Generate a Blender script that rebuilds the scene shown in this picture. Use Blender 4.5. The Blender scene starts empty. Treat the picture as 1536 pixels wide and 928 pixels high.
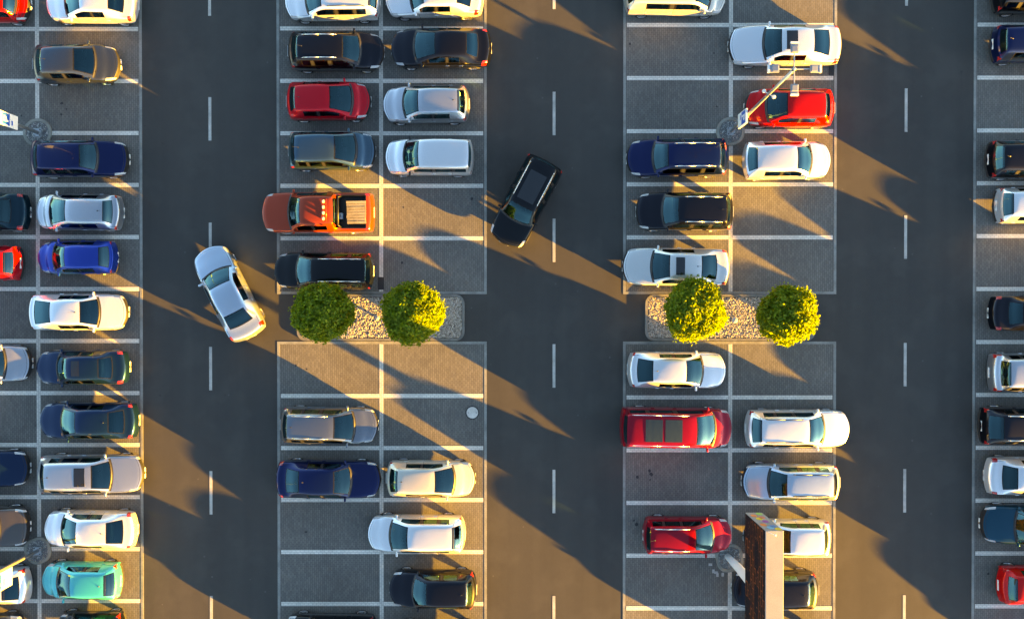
import bpy, bmesh, math, random
import numpy as np
from mathutils import Vector, Matrix
R = math.radians
random.seed(7); rng = np.random.default_rng(7)
S = bpy.context.scene; COL = S.collection

# ------------------------------------------------------------------ camera, world, sun, exposure
CAM_H, TILT, LENS, SENS = 39.0, R(0.43), 28.0, 36.0
cam = bpy.data.cameras.new("camera"); cam.lens = LENS; cam.sensor_width = SENS
cam.clip_start = 0.5; cam.clip_end = 3000
camo = bpy.data.objects.new("camera", cam); COL.objects.link(camo)
camo.location = (0, CAM_H*math.tan(TILT), CAM_H); camo.rotation_euler = (-TILT, 0, 0)
S.camera = camo

SUN_EL, SUN_AZ = R(6.0), math.atan2(0.876, -0.482)          # azimuth clockwise from +Y
w = bpy.data.worlds.new("World"); S.world = w; w.use_nodes = True
nt = w.node_tree
bgn = nt.nodes["Background"]; sky = nt.nodes.new("ShaderNodeTexSky")
sky.sky_type = 'NISHITA'; sky.sun_disc = False
sky.sun_elevation = SUN_EL; sky.sun_rotation = SUN_AZ
sky.altitude = 100; sky.air_density = 0.75; sky.dust_density = 0.4; sky.ozone_density = 2.0
nt.links.new(sky.outputs[0], bgn.inputs[0]); bgn.inputs[1].default_value = 0.057
sl = bpy.data.lights.new("sun", 'SUN'); sl.energy = 4.6; sl.angle = R(0.5); sl.color = (1.0, 0.53, 0.045)
so = bpy.data.objects.new("sun", sl); COL.objects.link(so)
sd = Vector((math.sin(SUN_AZ)*math.cos(SUN_EL), math.cos(SUN_AZ)*math.cos(SUN_EL), math.sin(SUN_EL)))
so.rotation_euler = (-sd).to_track_quat('-Z', 'Y').to_euler(); so.location = sd*80
S.view_settings.view_transform = 'Standard'; S.view_settings.look = 'None'
S.view_settings.exposure = 3.95; S.view_settings.gamma = 1.0
S.view_settings.use_white_balance = True; S.view_settings.white_balance_temperature = 8400; S.view_settings.white_balance_tint = 10
S.cycles.use_denoising = True
S.cycles.max_bounces = 8; S.cycles.transparent_max_bounces = 16

def at(px, py, z=0.0):
    """ground-plan point of a place seen at photo pixel (px, py) whose height is z"""
    dx = (px-768)/1536*SENS/LENS; dy = -(py-464)/1536*SENS/LENS
    c, s = math.cos(-TILT), math.sin(-TILT)
    d = (dx, dy*c + s, dy*s - c)
    t = (z-CAM_H)/d[2]
    return (d[0]*t, CAM_H*math.tan(TILT)+d[1]*t)

# ------------------------------------------------------------------ materials
MATS = {}
def new_mat(name):
    m = bpy.data.materials.new(name); m.use_nodes = True
    return m, m.node_tree, m.node_tree.nodes["Principled BSDF"]
def setp(b, **k):
    for a, v in k.items():
        n = a.replace('_', ' ')
        b.inputs[n].default_value = v
def simple(name, col, rough=0.6, metal=0.0, coat=0.0, spec=0.5):
    if name in MATS: return MATS[name]
    m, t, b = new_mat(name)
    b.inputs["Base Color"].default_value = (*col, 1); b.inputs["Roughness"].default_value = rough
    b.inputs["Metallic"].default_value = metal; b.inputs["Coat Weight"].default_value = coat
    b.inputs["Specular IOR Level"].default_value = spec
    MATS[name] = m; return m
def N(t, typ, **k):
    n = t.nodes.new(typ)
    for a, v in k.items(): setattr(n, a, v)
    return n
def noise(t, scale, detail=4, rough=0.6, co=None):
    n = N(t, "ShaderNodeTexNoise"); n.inputs["Scale"].default_value = scale
    n.inputs["Detail"].default_value = detail; n.inputs["Roughness"].default_value = rough
    if co is not None: t.links.new(co, n.inputs["Vector"])
    return n.outputs["Fac"]
def ramp(t, fac, stops):
    r = N(t, "ShaderNodeValToRGB"); e = r.color_ramp.elements
    while len(e) < len(stops): e.new(0.5)
    for q, (p, c) in zip(e, stops):
        q.position = p; q.color = (*c, 1) if len(c) == 3 else c
    t.links.new(fac, r.inputs[0]); return r.outputs[0]
def mixc(t, fac, a, b, mode='MIX'):
    m = N(t, "ShaderNodeMix", data_type='RGBA', blend_type=mode)
    if isinstance(fac, (int, float)): m.inputs[0].default_value = fac
    else: t.links.new(fac, m.inputs[0])
    for i, v in ((6, a), (7, b)):
        if isinstance(v, tuple): m.inputs[i].default_value = (*v, 1)
        else: t.links.new(v, m.inputs[i])
    return m.outputs[2]
def bump(t, b, h, strength=0.3, dist=0.01):
    n = N(t, "ShaderNodeBump"); n.inputs["Strength"].default_value = strength; n.inputs["Distance"].default_value = dist
    t.links.new(h, n.inputs["Height"]); t.links.new(n.outputs[0], b.inputs["Normal"])
def coords(t): return N(t, "ShaderNodeTexCoord").outputs["Object"]

def asphalt_mat():
    m, t, b = new_mat("asphalt"); co = coords(t)
    big = noise(t, 0.16, 5, 0.6, co); mid = noise(t, 1.6, 6, 0.65, co); fine = noise(t, 28, 3, 0.7, co)
    c = ramp(t, big, [(0.3, (0.048, 0.045, 0.042)), (0.7, (0.062, 0.058, 0.053))])
    c = mixc(t, 0.45, c, ramp(t, mid, [(0.3, (0.045, 0.042, 0.039)), (0.7, (0.068, 0.063, 0.057))]))
    c = mixc(t, 0.35, c, ramp(t, fine, [(0.3, (0.030, 0.028, 0.026)), (0.72, (0.090, 0.083, 0.075))]))
    mp = N(t, "ShaderNodeMapping"); mp.inputs["Scale"].default_value = (1.1, 0.05, 1); t.links.new(co, mp.inputs[0])
    st = noise(t, 1.0, 3, 0.5, mp.outputs[0])                      # faint wear along the lanes
    c = mixc(t, 0.22, c, ramp(t, st, [(0.35, (0.040, 0.038, 0.036)), (0.65, (0.070, 0.065, 0.059))]))
    sp = noise(t, 2.3, 2, 0.5, co)
    c = mixc(t, ramp(t, sp, [(0.74, (0, 0, 0)), (0.80, (.5, .5, .5))]), c, (0.02, 0.02, 0.021))
    fl = N(t, "ShaderNodeTexVoronoi"); fl.inputs["Scale"].default_value = 0.9; t.links.new(co, fl.inputs["Vector"])   # scattered pale chips and specks
    c = mixc(t, ramp(t, fl.outputs["Distance"], [(0.025, (.5, .5, .5)), (0.05, (0, 0, 0))]), c, (0.14, 0.135, 0.125))
    pt = noise(t, 0.55, 3, 0.55, co)                                                              # worn, slightly paler areas
    c = mixc(t, ramp(t, pt, [(0.52, (0, 0, 0)), (0.66, (.28,)*3)]), c, (0.085, 0.079, 0.071))
    t.links.new(c, b.inputs["Base Color"]); b.inputs["Roughness"].default_value = 0.85
    b.inputs["Specular IOR Level"].default_value = 0.25
    bump(t, b, fine, 0.25, 0.006); return m
def paver_mat(name, c1, c2, mortar, bw=0.2, bh=0.1, rot=0.0, msize=0.008, grain=0.5):
    m, t, b = new_mat(name); co = coords(t)
    mp = N(t, "ShaderNodeMapping"); mp.inputs["Rotation"].default_value = (0, 0, rot); t.links.new(co, mp.inputs[0])
    br = N(t, "ShaderNodeTexBrick"); t.links.new(mp.outputs[0], br.inputs["Vector"])
    br.inputs["Scale"].default_value = 1; br.inputs["Brick Width"].default_value = bw; br.inputs["Row Height"].default_value = bh
    br.inputs["Mortar Size"].default_value = msize; br.inputs["Mortar Smooth"].default_value = 0.3
    br.inputs["Color1"].default_value = (*c1, 1); br.inputs["Color2"].default_value = (*c2, 1); br.inputs["Mortar"].default_value = (*mortar, 1)
    big = noise(t, 0.35, 6, 0.65, co); fine = noise(t, 40, 3, 0.7, co)
    c = mixc(t, 0.55, br.outputs[0], mixc(t, 1.0, br.outputs[0], ramp(t, big, [(0.28, (.62, .62, .63)), (0.72, (1.35, 1.33, 1.3))]), 'MULTIPLY'))
    c = mixc(t, grain, c, mixc(t, 1.0, c, ramp(t, fine, [(0.3, (.6, .6, .6)), (0.7, (1.4, 1.4, 1.4))]), 'MULTIPLY'))
    sp = noise(t, 1.7, 3, 0.6, co)
    c = mixc(t, ramp(t, sp, [(0.70, (0, 0, 0)), (0.78, (.55, .55, .55))]), c, tuple(v*0.4 for v in c1))
    t.links.new(c, b.inputs["Base Color"]); b.inputs["Roughness"].default_value = 0.85; b.inputs["Specular IOR Level"].default_value = 0.25
    iv = N(t, "ShaderNodeMath", operation='SUBTRACT'); iv.inputs[0].default_value = 1; t.links.new(br.outputs["Fac"], iv.inputs[1])
    bump(t, b, iv.outputs[0], 0.6, 0.006); return m
def concrete_mat(name, c, var=0.3, joints=None):
    m, t, b = new_mat(name); co = coords(t)
    n1 = noise(t, 1.3, 6, 0.65, co); n2 = noise(t, 30, 3, 0.7, co)
    k = ramp(t, n1, [(0.3, tuple(v*(1-var) for v in c)), (0.7, tuple(v*(1+var) for v in c))])
    k = mixc(t, 0.4, k, mixc(t, 1.0, k, ramp(t, n2, [(0.3, (.6,)*3), (0.7, (1.4,)*3)]), 'MULTIPLY'))
    t.links.new(k, b.inputs["Base Color"]); b.inputs["Roughness"].default_value = 0.85; b.inputs["Specular IOR Level"].default_value = 0.25
    bump(t, b, n2, 0.3, 0.004); return m
M_ASPH = asphalt_mat()
M_PAVE = paver_mat("grey_block_paving", (0.132, 0.124, 0.112), (0.168, 0.158, 0.143), (0.075, 0.071, 0.066), 0.2, 0.1, R(90), 0.008)
M_LINE = paver_mat("light_block_line", (0.66, 0.62, 0.55), (0.76, 0.72, 0.64), (0.34, 0.32, 0.29), 0.2, 0.1, 0, 0.008, 0.3)
M_LINEV = paver_mat("light_block_line_long", (0.56, 0.53, 0.47), (0.66, 0.62, 0.55), (0.28, 0.265, 0.24), 0.2, 0.1, R(90), 0.008, 0.3)
M_EDGE = concrete_mat("edging_concrete", (0.24, 0.24, 0.22))
M_KERB = concrete_mat("kerb_concrete", (0.17, 0.165, 0.15), 0.35)
M_DASH = concrete_mat("worn_white_paint", (0.43, 0.41, 0.37), 0.3)
M_SOIL = simple("gravel_bed", (0.20, 0.17, 0.14), 0.9)
M_TYRE = simple("tyre_rubber", (0.018, 0.018, 0.019), 0.8)
M_TRIM = simple("black_plastic", (0.014, 0.014, 0.015), 0.45)
M_ALLOY = simple("alloy", (0.55, 0.55, 0.56), 0.32, 0.9)
M_CHROME = simple("satin_metal", (0.72, 0.72, 0.72), 0.25, 1.0)
M_PLATE = simple("white_plate", (0.75, 0.75, 0.72), 0.4)
M_SEATD = simple("dark_seat_cloth", (0.03, 0.03, 0.033), 0.9)
M_SEATG = simple("grey_seat_cloth", (0.11, 0.105, 0.10), 0.9)
M_SEATB = simple("beige_seat_leather", (0.33, 0.27, 0.19), 0.6)
M_DASHB = simple("dashboard_plastic", (0.035, 0.035, 0.036), 0.6)
M_UNDER = simple("underbody", (0.02, 0.02, 0.02), 0.9)
M_GALV = simple("galvanised_steel", (0.42, 0.43, 0.43), 0.42, 0.75)
M_WHITEM = simple("white_painted_metal", (0.75, 0.74, 0.71), 0.4)

def glass_mat(name, tint, refl=1.0):
    m = bpy.data.materials.new(name); m.use_nodes = True; t = m.node_tree
    for n in list(t.nodes): t.nodes.remove(n)
    out = N(t, "ShaderNodeOutputMaterial")
    tr = N(t, "ShaderNodeBsdfTransparent"); tr.inputs[0].default_value = (*tint, 1)
    gl = N(t, "ShaderNodeBsdfGlossy"); gl.inputs["Roughness"].default_value = 0.03; gl.inputs[0].default_value = (0.42, 0.90, 1.0, 1)
    fr = N(t, "ShaderNodeFresnel"); fr.inputs[0].default_value = 1.55
    mu = N(t, "ShaderNodeMath", operation='MULTIPLY_ADD', use_clamp=True); mu.inputs[1].default_value = 1.8*refl; mu.inputs[2].default_value = 0.0
    t.links.new(fr.outputs[0], mu.inputs[0])
    mx = N(t, "ShaderNodeMixShader"); t.links.new(mu.outputs[0], mx.inputs[0]); t.links.new(tr.outputs[0], mx.inputs[1]); t.links.new(gl.outputs[0], mx.inputs[2])
    # printed black border round the pane
    uv = N(t, "ShaderNodeUVMap"); sx = N(t, "ShaderNodeSeparateXYZ"); t.links.new(uv.outputs[0], sx.inputs[0])
    def edge(o, wd):
        a = N(t, "ShaderNodeMath", operation='SUBTRACT'); a.inputs[1].default_value = 0.5; t.links.new(o, a.inputs[0])
        c = N(t, "ShaderNodeMath", operation='ABSOLUTE'); t.links.new(a.outputs[0], c.inputs[0])
        g = N(t, "ShaderNodeMath", operation='GREATER_THAN'); g.inputs[1].default_value = 0.5-wd; t.links.new(c.outputs[0], g.inputs[0])
        return g.outputs[0]
    mxx = N(t, "ShaderNodeMath", operation='MAXIMUM'); t.links.new(edge(sx.outputs[0], 0.06), mxx.inputs[0]); t.links.new(edge(sx.outputs[1], 0.035), mxx.inputs[1])
    pb = N(t, "ShaderNodeBsdfPrincipled"); pb.inputs["Base Color"].default_value = (0.008, 0.008, 0.009, 1); pb.inputs["Roughness"].default_value = 0.05; pb.inputs["Specular IOR Level"].default_value = 0.3
    m2 = N(t, "ShaderNodeMixShader"); t.links.new(mxx.outputs[0], m2.inputs[0]); t.links.new(mx.outputs[0], m2.inputs[1]); t.links.new(pb.outputs[0], m2.inputs[2])
    t.links.new(m2.outputs[0], out.inputs[0]); return m
M_GLASS = glass_mat("car_glass", (0.36, 0.54, 0.54))
M_GLASSD = glass_mat("tinted_car_glass", (0.10, 0.12, 0.12), 1.1)

def lens_mat(name, col, rough=0.12, tr=0.0):
    m, t, b = new_mat(name); b.inputs["Base Color"].default_value = (*col, 1); b.inputs["Roughness"].default_value = rough
    b.inputs["Coat Weight"].default_value = 1.0; return m
M_HEAD = lens_mat("headlamp_lens", (0.52, 0.54, 0.56)); M_TAIL = lens_mat("tail_lamp_lens", (0.42, 0.012, 0.010))
def paint(name, col, metal=0.0, rough=0.28):
    key = "paint_"+name
    if key in MATS: return MATS[key]
    m, t, b = new_mat(key); co = coords(t)
    n = noise(t, 900, 1, 0.5, co)
    c = mixc(t, 0.35*metal+0.02, col, mixc(t, 1.0, col, ramp(t, n, [(0.35, (.5,)*3), (0.65, (1.5,)*3)]), 'MULTIPLY'))
    d = noise(t, 1.5, 6, 0.7, co)                       # thin film of dust
    c = mixc(t, ramp(t, d, [(0.5, (0, 0, 0)), (0.9, (.012,)*3)]), c, (0.22, 0.20, 0.17))
    t.links.new(c, b.inputs["Base Color"]); b.inputs["Metallic"].default_value = metal
    b.inputs["Roughness"].default_value = rough
    b.inputs["Coat Weight"].default_value = 1.0; b.inputs["Coat Roughness"].default_value = 0.03
    b.inputs["Coat IOR"].default_value = 1.32; b.inputs["Specular IOR Level"].default_value = 0.08
    MATS[key] = m; return m

# ------------------------------------------------------------------ object helpers
def link(name, me, parent=None):
    o = bpy.data.objects.new(name, me); COL.objects.link(o)
    if parent is not None: o.parent = parent
    return o
def tag(o, label=None, cat=None, group=None, kind=None):
    if label: o["label"] = label
    if cat: o["category"] = cat
    if group: o["group"] = group
    if kind: o["kind"] = kind
    return o
def thing(name, label, cat, loc=(0, 0, 0), rz=0.0, group=None):
    o = bpy.data.objects.new(name, None); COL.objects.link(o); o.empty_display_size = 0.2
    o.location = loc; o.rotation_euler = (0, 0, rz); return tag(o, label, cat, group)
def mesh(name, vs, fs, mat, smooth=False):
    me = bpy.data.meshes.new(name); me.from_pydata([tuple(v) for v in vs], [], [tuple(f) for f in fs])
    if mat is not None: me.materials.append(mat)
    if smooth: me.polygons.foreach_set("use_smooth", [True]*len(me.polygons))
    me.update(); return me
def bm_mesh(name, bm, mat, smooth=False):
    me = bpy.data.meshes.new(name); bmesh.ops.recalc_face_normals(bm, faces=bm.faces[:]); bm.to_mesh(me); bm.free()
    if mat is not None: me.materials.append(mat)
    if smooth: me.polygons.foreach_set("use_smooth", [True]*len(me.polygons))
    return me
def add_box(bm, c, s, rot=None, bev=0.0):
    r = bmesh.ops.create_cube(bm, size=1.0)["verts"]
    bmesh.ops.scale(bm, vec=s, verts=r)
    if bev > 0:
        es = list({e for v in r for e in v.link_edges})
        q = bmesh.ops.bevel(bm, geom=es, offset=bev, segments=2, affect='EDGES', profile=0.5)
        r = list({v for f in q["faces"] for v in f.verts} | {v for v in r if v.is_valid})
    M = Matrix.Translation(c) @ (rot.to_4x4() if rot is not None else Matrix())
    bmesh.ops.transform(bm, matrix=M, verts=r); return r
def box_mesh(name, c, s, mat, bev=0.0, rot=None):
    bm = bmesh.new(); add_box(bm, c, s, rot, bev); return bm_mesh(name, bm, mat)
def add_tube(bm, p0, p1, r0, r1, seg=12, caps=True):
    p0, p1 = Vector(p0), Vector(p1); d = (p1-p0); q = d.to_track_quat('Z', 'Y').to_matrix()
    a = [bm.verts.new(p0 + q @ Vector((math.cos(k*2*math.pi/seg)*r0, math.sin(k*2*math.pi/seg)*r0, 0))) for k in range(seg)]
    b = [bm.verts.new(p1 + q @ Vector((math.cos(k*2*math.pi/seg)*r1, math.sin(k*2*math.pi/seg)*r1, 0))) for k in range(seg)]
    for k in range(seg): bm.faces.new((a[k], a[(k+1) % seg], b[(k+1) % seg], b[k]))
    if caps: bm.faces.new(a[::-1]); bm.faces.new(b)
def tube_mesh(name, p0, p1, r0, r1, mat, seg=12):
    bm = bmesh.new(); add_tube(bm, p0, p1, r0, r1, seg); return bm_mesh(name, bm, mat, False)
def slab(name, x0, y0, x1, y1, z0, z1, mat, parent=None):
    me = mesh(name, [(x0, y0, z0), (x1, y0, z0), (x1, y1, z0), (x0, y1, z0), (x0, y0, z1), (x1, y0, z1), (x1, y1, z1), (x0, y1, z1)],
              [(4, 5, 6, 7), (0, 1, 5, 4), (1, 2, 6, 5), (2, 3, 7, 6), (3, 0, 4, 7)], mat)
    return link(name, me, parent)

# ------------------------------------------------------------------ ground, paving, lines
g = link("asphalt_ground", mesh("asphalt_ground", [(-700, -700, 0), (700, -700, 0), (700, 700, 0), (-700, 700, 0)], [(0, 1, 2, 3)], M_ASPH))
tag(g, "dark grey asphalt drive lanes between the parking rows", "asphalt", kind="structure")
def X(px, py=464): return at(px, py)[0]
def Y(py, px=768): return at(px, py)[1]
def paving(x0, x1, ya, yb, lines, xc, label, top_strip=False, bot_strip=False):
    """one block of paved bays: sheet, light dividing lines, edging strips"""
    p = link("block_paving", mesh("block_paving", [(x0, yb, .004), (x1, yb, .004), (x1, ya, .004), (x0, ya, .004)], [(0, 1, 2, 3)], M_PAVE))
    tag(p, label, "paving", "paved blocks of parking bays", "structure")
    e = 0.125
    slab("edging_strip", x0-e/2, yb, x0+e/2, ya, 0, .012, M_EDGE, p)
    slab("edging_strip", x1-e/2, yb, x1+e/2, ya, 0, .012, M_EDGE, p)
    if top_strip: slab("edging_strip", x0+e/2, ya-e, x1-e/2, ya, 0, .012, M_EDGE, p)
    if bot_strip: slab("edging_strip", x0+e/2, yb, x1-e/2, yb+e, 0, .012, M_EDGE, p)
    hw = 0.1
    slab("bay_line", xc-hw, yb+(e if bot_strip else 0), xc+hw, ya-(e if top_strip else 0), .002, .008, M_LINEV, p)
    for (yl, l, r) in lines:
        if l: slab("bay_line", x0+e/2+.05, yl-hw, xc-hw, yl+hw, .002, .010, M_LINE, p)
        if r: slab("bay_line", xc+hw, yl-hw, x1-e/2-.05, yl+hw, .002, .010, M_LINE, p)
    return p
def seq(a, b, n, lo, hi):
    d = (b-a)/(n-1); return [a+d*k for k in range(lo, hi)]
PB = []
x1b = X(212.2); xc1 = X(57.5); x0b = 2*xc1-x1b
l1 = [(Y(v, 150), 1, 1) for v in seq(44, 900.5, 12, -5, 17)]
PB.append(paving(x0b, x1b, Y(44)+14, Y(900.5)-13, l1, xc1, "grey paved parking bays along the left edge of the picture"))
l2u = [(Y(v), 1, 1) for v in seq(43, 357.5, 5, -5, 5)]
l2d = [(Y(v), 1, 1) for v in seq(593.5, 905, 5, 0, 10)]
bx0, bx1, bxc = X(417.6), X(728.2), X(572)
PB.append(paving(bx0, bx1, Y(43)+14, Y(441), l2u, bxc, "grey paved bays of the second block above its planted island", bot_strip=True))
PB.append(paving(bx0, bx1, Y(512), Y(905)-13, l2d, bxc, "grey paved bays of the second block below its planted island", top_strip=True))
l3u = [(Y(v), 1, 1) for v in seq(38, 356, 5, -5, 5)]
l3d = [(Y(v), 1, 1) for v in seq(595.7, 911.5, 5, 0, 10)]
cx0, cx1, cxc = X(936.5), X(1252.3), X(1095.5)
PB.append(paving(cx0, cx1, Y(38)+14, Y(441), l3u, cxc, "grey paved bays of the third block above its planted island", bot_strip=True))
PB.append(paving(cx0, cx1, Y(512), Y(911)-13, l3d, cxc, "grey paved bays of the third block below its planted island", top_strip=True))
dx0, dxc = X(1461), X(1618)
l4 = [(Y(v, 1500), 1, 1) for v in seq(37.5, 908.5, 12, -5, 17)]
PB.append(paving(dx0, 2*dxc-dx0, Y(37.5)+14, Y(908.5)-13, l4, dxc, "grey paved parking bays along the right edge of the picture"))
for px, ys in ((315.7, (-41, 146, 334, 520, 706, 893)), (831, (-51, 138, 328, 516, 704, 893)), (1358, (-56, 133, 323, 514, 703, 892))):
    for y in ys:
        slab("lane_dash", X(px)-.07, Y(y+65), X(px)+.07, Y(y), .001, .006, M_DASH, g)
# ------------------------------------------------------------------ islands with gravel
def rrect(x0, y0, x1, y1, r, n=8):
    out = []
    for cx, cy, a0 in ((x1-r, y1-r, 0), (x0+r, y1-r, 90), (x0+r, y0+r, 180), (x1-r, y0+r, 270)):
        for k in range(n+1):
            a = R(a0+90*k/n); out.append((cx+r*math.cos(a), cy+r*math.sin(a)))
    return out
M_STONE, _t, _b = new_mat("gravel_stone")
_ri = N(_t, "ShaderNodeNewGeometry").outputs["Random Per Island"]
_t.links.new(ramp(_t, _ri, [(0.0, (0.22, 0.185, 0.15)), (0.25, (0.34, 0.295, 0.245)), (0.6, (0.43, 0.38, 0.32)), (0.9, (0.55, 0.50, 0.44)), (1, (0.26, 0.19, 0.15))]), _b.inputs["Base Color"])
_b.inputs["Roughness"].default_value = 0.85
def stones(name, pts, size, mat, parent=None, zb=0.0):
    ico = [(0, 0, 1), (.9, 0, .1), (.28, .85, 0), (-.73, .53, .1), (-.73, -.53, -.1), (.28, -.85, .1), (0, 0, -1)]
    fi = [(0, 1, 2), (0, 2, 3), (0, 3, 4), (0, 4, 5), (0, 5, 1), (6, 2, 1), (6, 3, 2), (6, 4, 3), (6, 5, 4), (6, 1, 5)]
    base = np.array(ico); n = len(pts)
    a = rng.uniform(0, 6.28, n); s = size*rng.uniform(.6, 1.35, n)[:, None]*rng.uniform(.7, 1.25, (n, 3))*np.array([1.15, .85, .7])
    v = base[None]*s[:, None, :]*rng.uniform(.8, 1.2, (n, 7, 1))
    c, si = np.cos(a)[:, None], np.sin(a)[:, None]
    x = v[..., 0]*c-v[..., 1]*si; y = v[..., 0]*si+v[..., 1]*c
    tl = rng.uniform(-.5, .5, (n, 1)); z = v[..., 2]+tl*x
    V = np.stack([x+pts[:, 0:1], y+pts[:, 1:2], z+zb+rng.uniform(0, .03, (n, 1))], -1).reshape(-1, 3)
    F = (np.array(fi)[None]+7*np.arange(n)[:, None, None]).reshape(-1, 3)
    return link(name, mesh(name, V.tolist(), F.tolist(), mat), parent)
def island(x0, y0, x1, y1, label):
    kw = .12; zt = .11
    o = rrect(x0, y0, x1, y1, .45); i = rrect(x0+kw, y0+kw, x1-kw, y1-kw, .35); n = len(o)
    vs = [(*p, .0) for p in o]+[(*p, zt-.02) for p in o]+[(p[0]*.985+(x0+x1)/2*.015*0+q[0]*.015, p[1]*.985+q[1]*.015, zt) for p, q in zip(o, i)]+[(*p, zt) for p in i]+[(*p, .02) for p in i]
    fs = []
    for L in range(4):
        for k in range(n): fs.append((L*n+k, L*n+(k+1) % n, (L+1)*n+(k+1) % n, (L+1)*n+k))
    k = link("planting_island", mesh("planting_island", vs, fs, M_KERB))
    tag(k, label, "island kerb", "kerbed planting islands", "structure")
    link("gravel_bed", mesh("gravel_bed", [(*p, .05) for p in i], [tuple(range(n))], M_SOIL), k)
    nst = 10500; P = np.stack([rng.uniform(x0+kw+.03, x1-kw-.03, nst), rng.uniform(y0+kw+.03, y1-kw-.03, nst)], 1)
    cx = np.minimum(P[:, 0]-x0, x1-P[:, 0]); cy = np.minimum(P[:, 1]-y0, y1-P[:, 1])
    inside = ~((cx < .4) & (cy < .4) & (np.hypot(.4-cx, .4-cy) > .25))
    gr = stones("gravel", P[inside], .040, M_STONE, None, .065)
    return k, gr
i1, g1 = island(X(446), Y(511), X(697), Y(441.5), "rounded concrete kerb of the island holding the darker green tree")
tag(g1, "pale gravel between the two trees of the left island", "gravel", "gravel beds", "stuff")
i2, g2 = island(X(967.5), Y(511), X(1222), Y(441.5), "rounded concrete kerb of the island with the small dome light")
tag(g2, "pale sunlit gravel round the small dome light of the right island", "gravel", "gravel beds", "stuff")
# ------------------------------------------------------------------ trees
M_BARK = concrete_mat("bark", (0.11, 0.08, 0.055), 0.4)
def leaf_mat():
    m, t, b = new_mat("leaf")
    ri = N(t, "ShaderNodeNewGeometry").outputs["Random Per Island"]
    c = ramp(t, ri, [(0, (0.095, 0.165, 0.010)), (0.5, (0.16, 0.23, 0.013)), (0.85, (0.21, 0.27, 0.015)), (1, (0.26, 0.28, 0.020))])
    t.links.new(c, b.inputs["Base Color"]); b.inputs["Roughness"].default_value = 0.5; b.inputs["Specular IOR Level"].default_value = 0.3
    tl = N(t, "ShaderNodeBsdfTranslucent"); t.links.new(mixc(t, 1.0, c, (1.6, 1.5, .6), 'MULTIPLY'), tl.inputs[0])
    mx = N(t, "ShaderNodeMixShader"); mx.inputs[0].default_value = 0.5
    t.links.new(b.outputs[0], mx.inputs[1]); t.links.new(tl.outputs[0], mx.inputs[2])
    t.links.new(mx.outputs[0], t.nodes["Material Output"].inputs[0]); return m
M_LEAF = leaf_mat()
def tree(px, py, rp, zc, label, seed):
    r0 = np.random.default_rng(seed)
    s = (CAM_H-zc)/CAM_H/30.64
    rad = rp*s; x, y = at(px, py, zc)
    t = thing("round_tree", label, "tree", (x, y, 0.06), 0, "clipped trees on the planting islands")
    bm = bmesh.new(); add_tube(bm, (0, 0, -.05), (0.02, 0.01, zc-.6), .10, .07, 10); add_tube(bm, (0.02, .01, zc-.6), (0, 0, zc+.5), .07, .02, 8)
    for k in range(14):
        a = k*2.4; el = r0.uniform(.1, .9); d = Vector((math.cos(a)*math.cos(el), math.sin(a)*math.cos(el), math.sin(el)))
        b0 = Vector((0.02, 0.01, zc-.75+.05*k)); mid = b0+d*rad*.45; add_tube(bm, b0, mid, .035, .022, 6)
        for q in (-.5, .5):
            d2 = (d+Vector((r0.uniform(-.5, .5), r0.uniform(-.5, .5), q*.8))).normalized(); add_tube(bm, mid, mid+d2*rad*.42, .02, .006, 5)
    link("trunk", bm_mesh("trunk", bm, M_BARK), t)
    nl = 12000
    d = r0.normal(size=(nl, 3)); d /= np.linalg.norm(d, axis=1)[:, None]
    ph = r0.uniform(0, 6.28, (9, 1)); fr = r0.normal(size=(9, 3))*3.6
    lump = np.sin(d @ fr.T + ph.T).sum(1)/9
    fr2 = r0.normal(size=(9, 3))*9; lump2 = np.sin(d @ fr2.T + ph.T[:, ::-1]).sum(1)/9
    rr = rad*(.97+.18*lump+.16*lump2)*(1-.42*r0.uniform(0, 1, nl)**2.2)
    keep = (lump2 > -.33) | (r0.uniform(size=nl) < .55)
    d, rr = d[keep], rr[keep]; n = len(rr)
    stray = r0.uniform(size=n) < .09; rr[stray] *= r0.uniform(1.02, 1.14, stray.sum())
    c = d*rr[:, None]*np.array([1, 1, .92])+np.array([0, 0, zc])
    nn = d+r0.normal(size=(n, 3))*.75; nn /= np.linalg.norm(nn, axis=1)[:, None]
    u = np.cross(nn, r0.normal(size=(n, 3))); u /= np.linalg.norm(u, axis=1)[:, None]; v = np.cross(nn, u)
    ln = r0.uniform(.055, .105, n)[:, None]; wd = ln*r0.uniform(.5, .75, n)[:, None]
    droop = nn*ln*.25
    V = np.stack([c-u*ln-droop, c-v*wd, c+u*ln-droop, c+v*wd], 1).reshape(-1, 3)
    F = np.arange(4*n).reshape(-1, 4)
    link("crown", mesh("crown", V.tolist(), F.tolist(), M_LEAF), t)
tree(484, 468, 44, 2.5, "darker green round tree in shade at the left end of its island", 3)
tree(619, 469, 48, 2.6, "round tree half yellow in sun, beside the empty bay and shaded gravel", 5)
tree(1041, 466, 47, 2.6, "round tree half yellow in sun, touching the cream sedan with sunroof", 8)
tree(1181, 473, 45, 2.4, "round tree lit yellow at the right end of the right island", 11)
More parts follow.
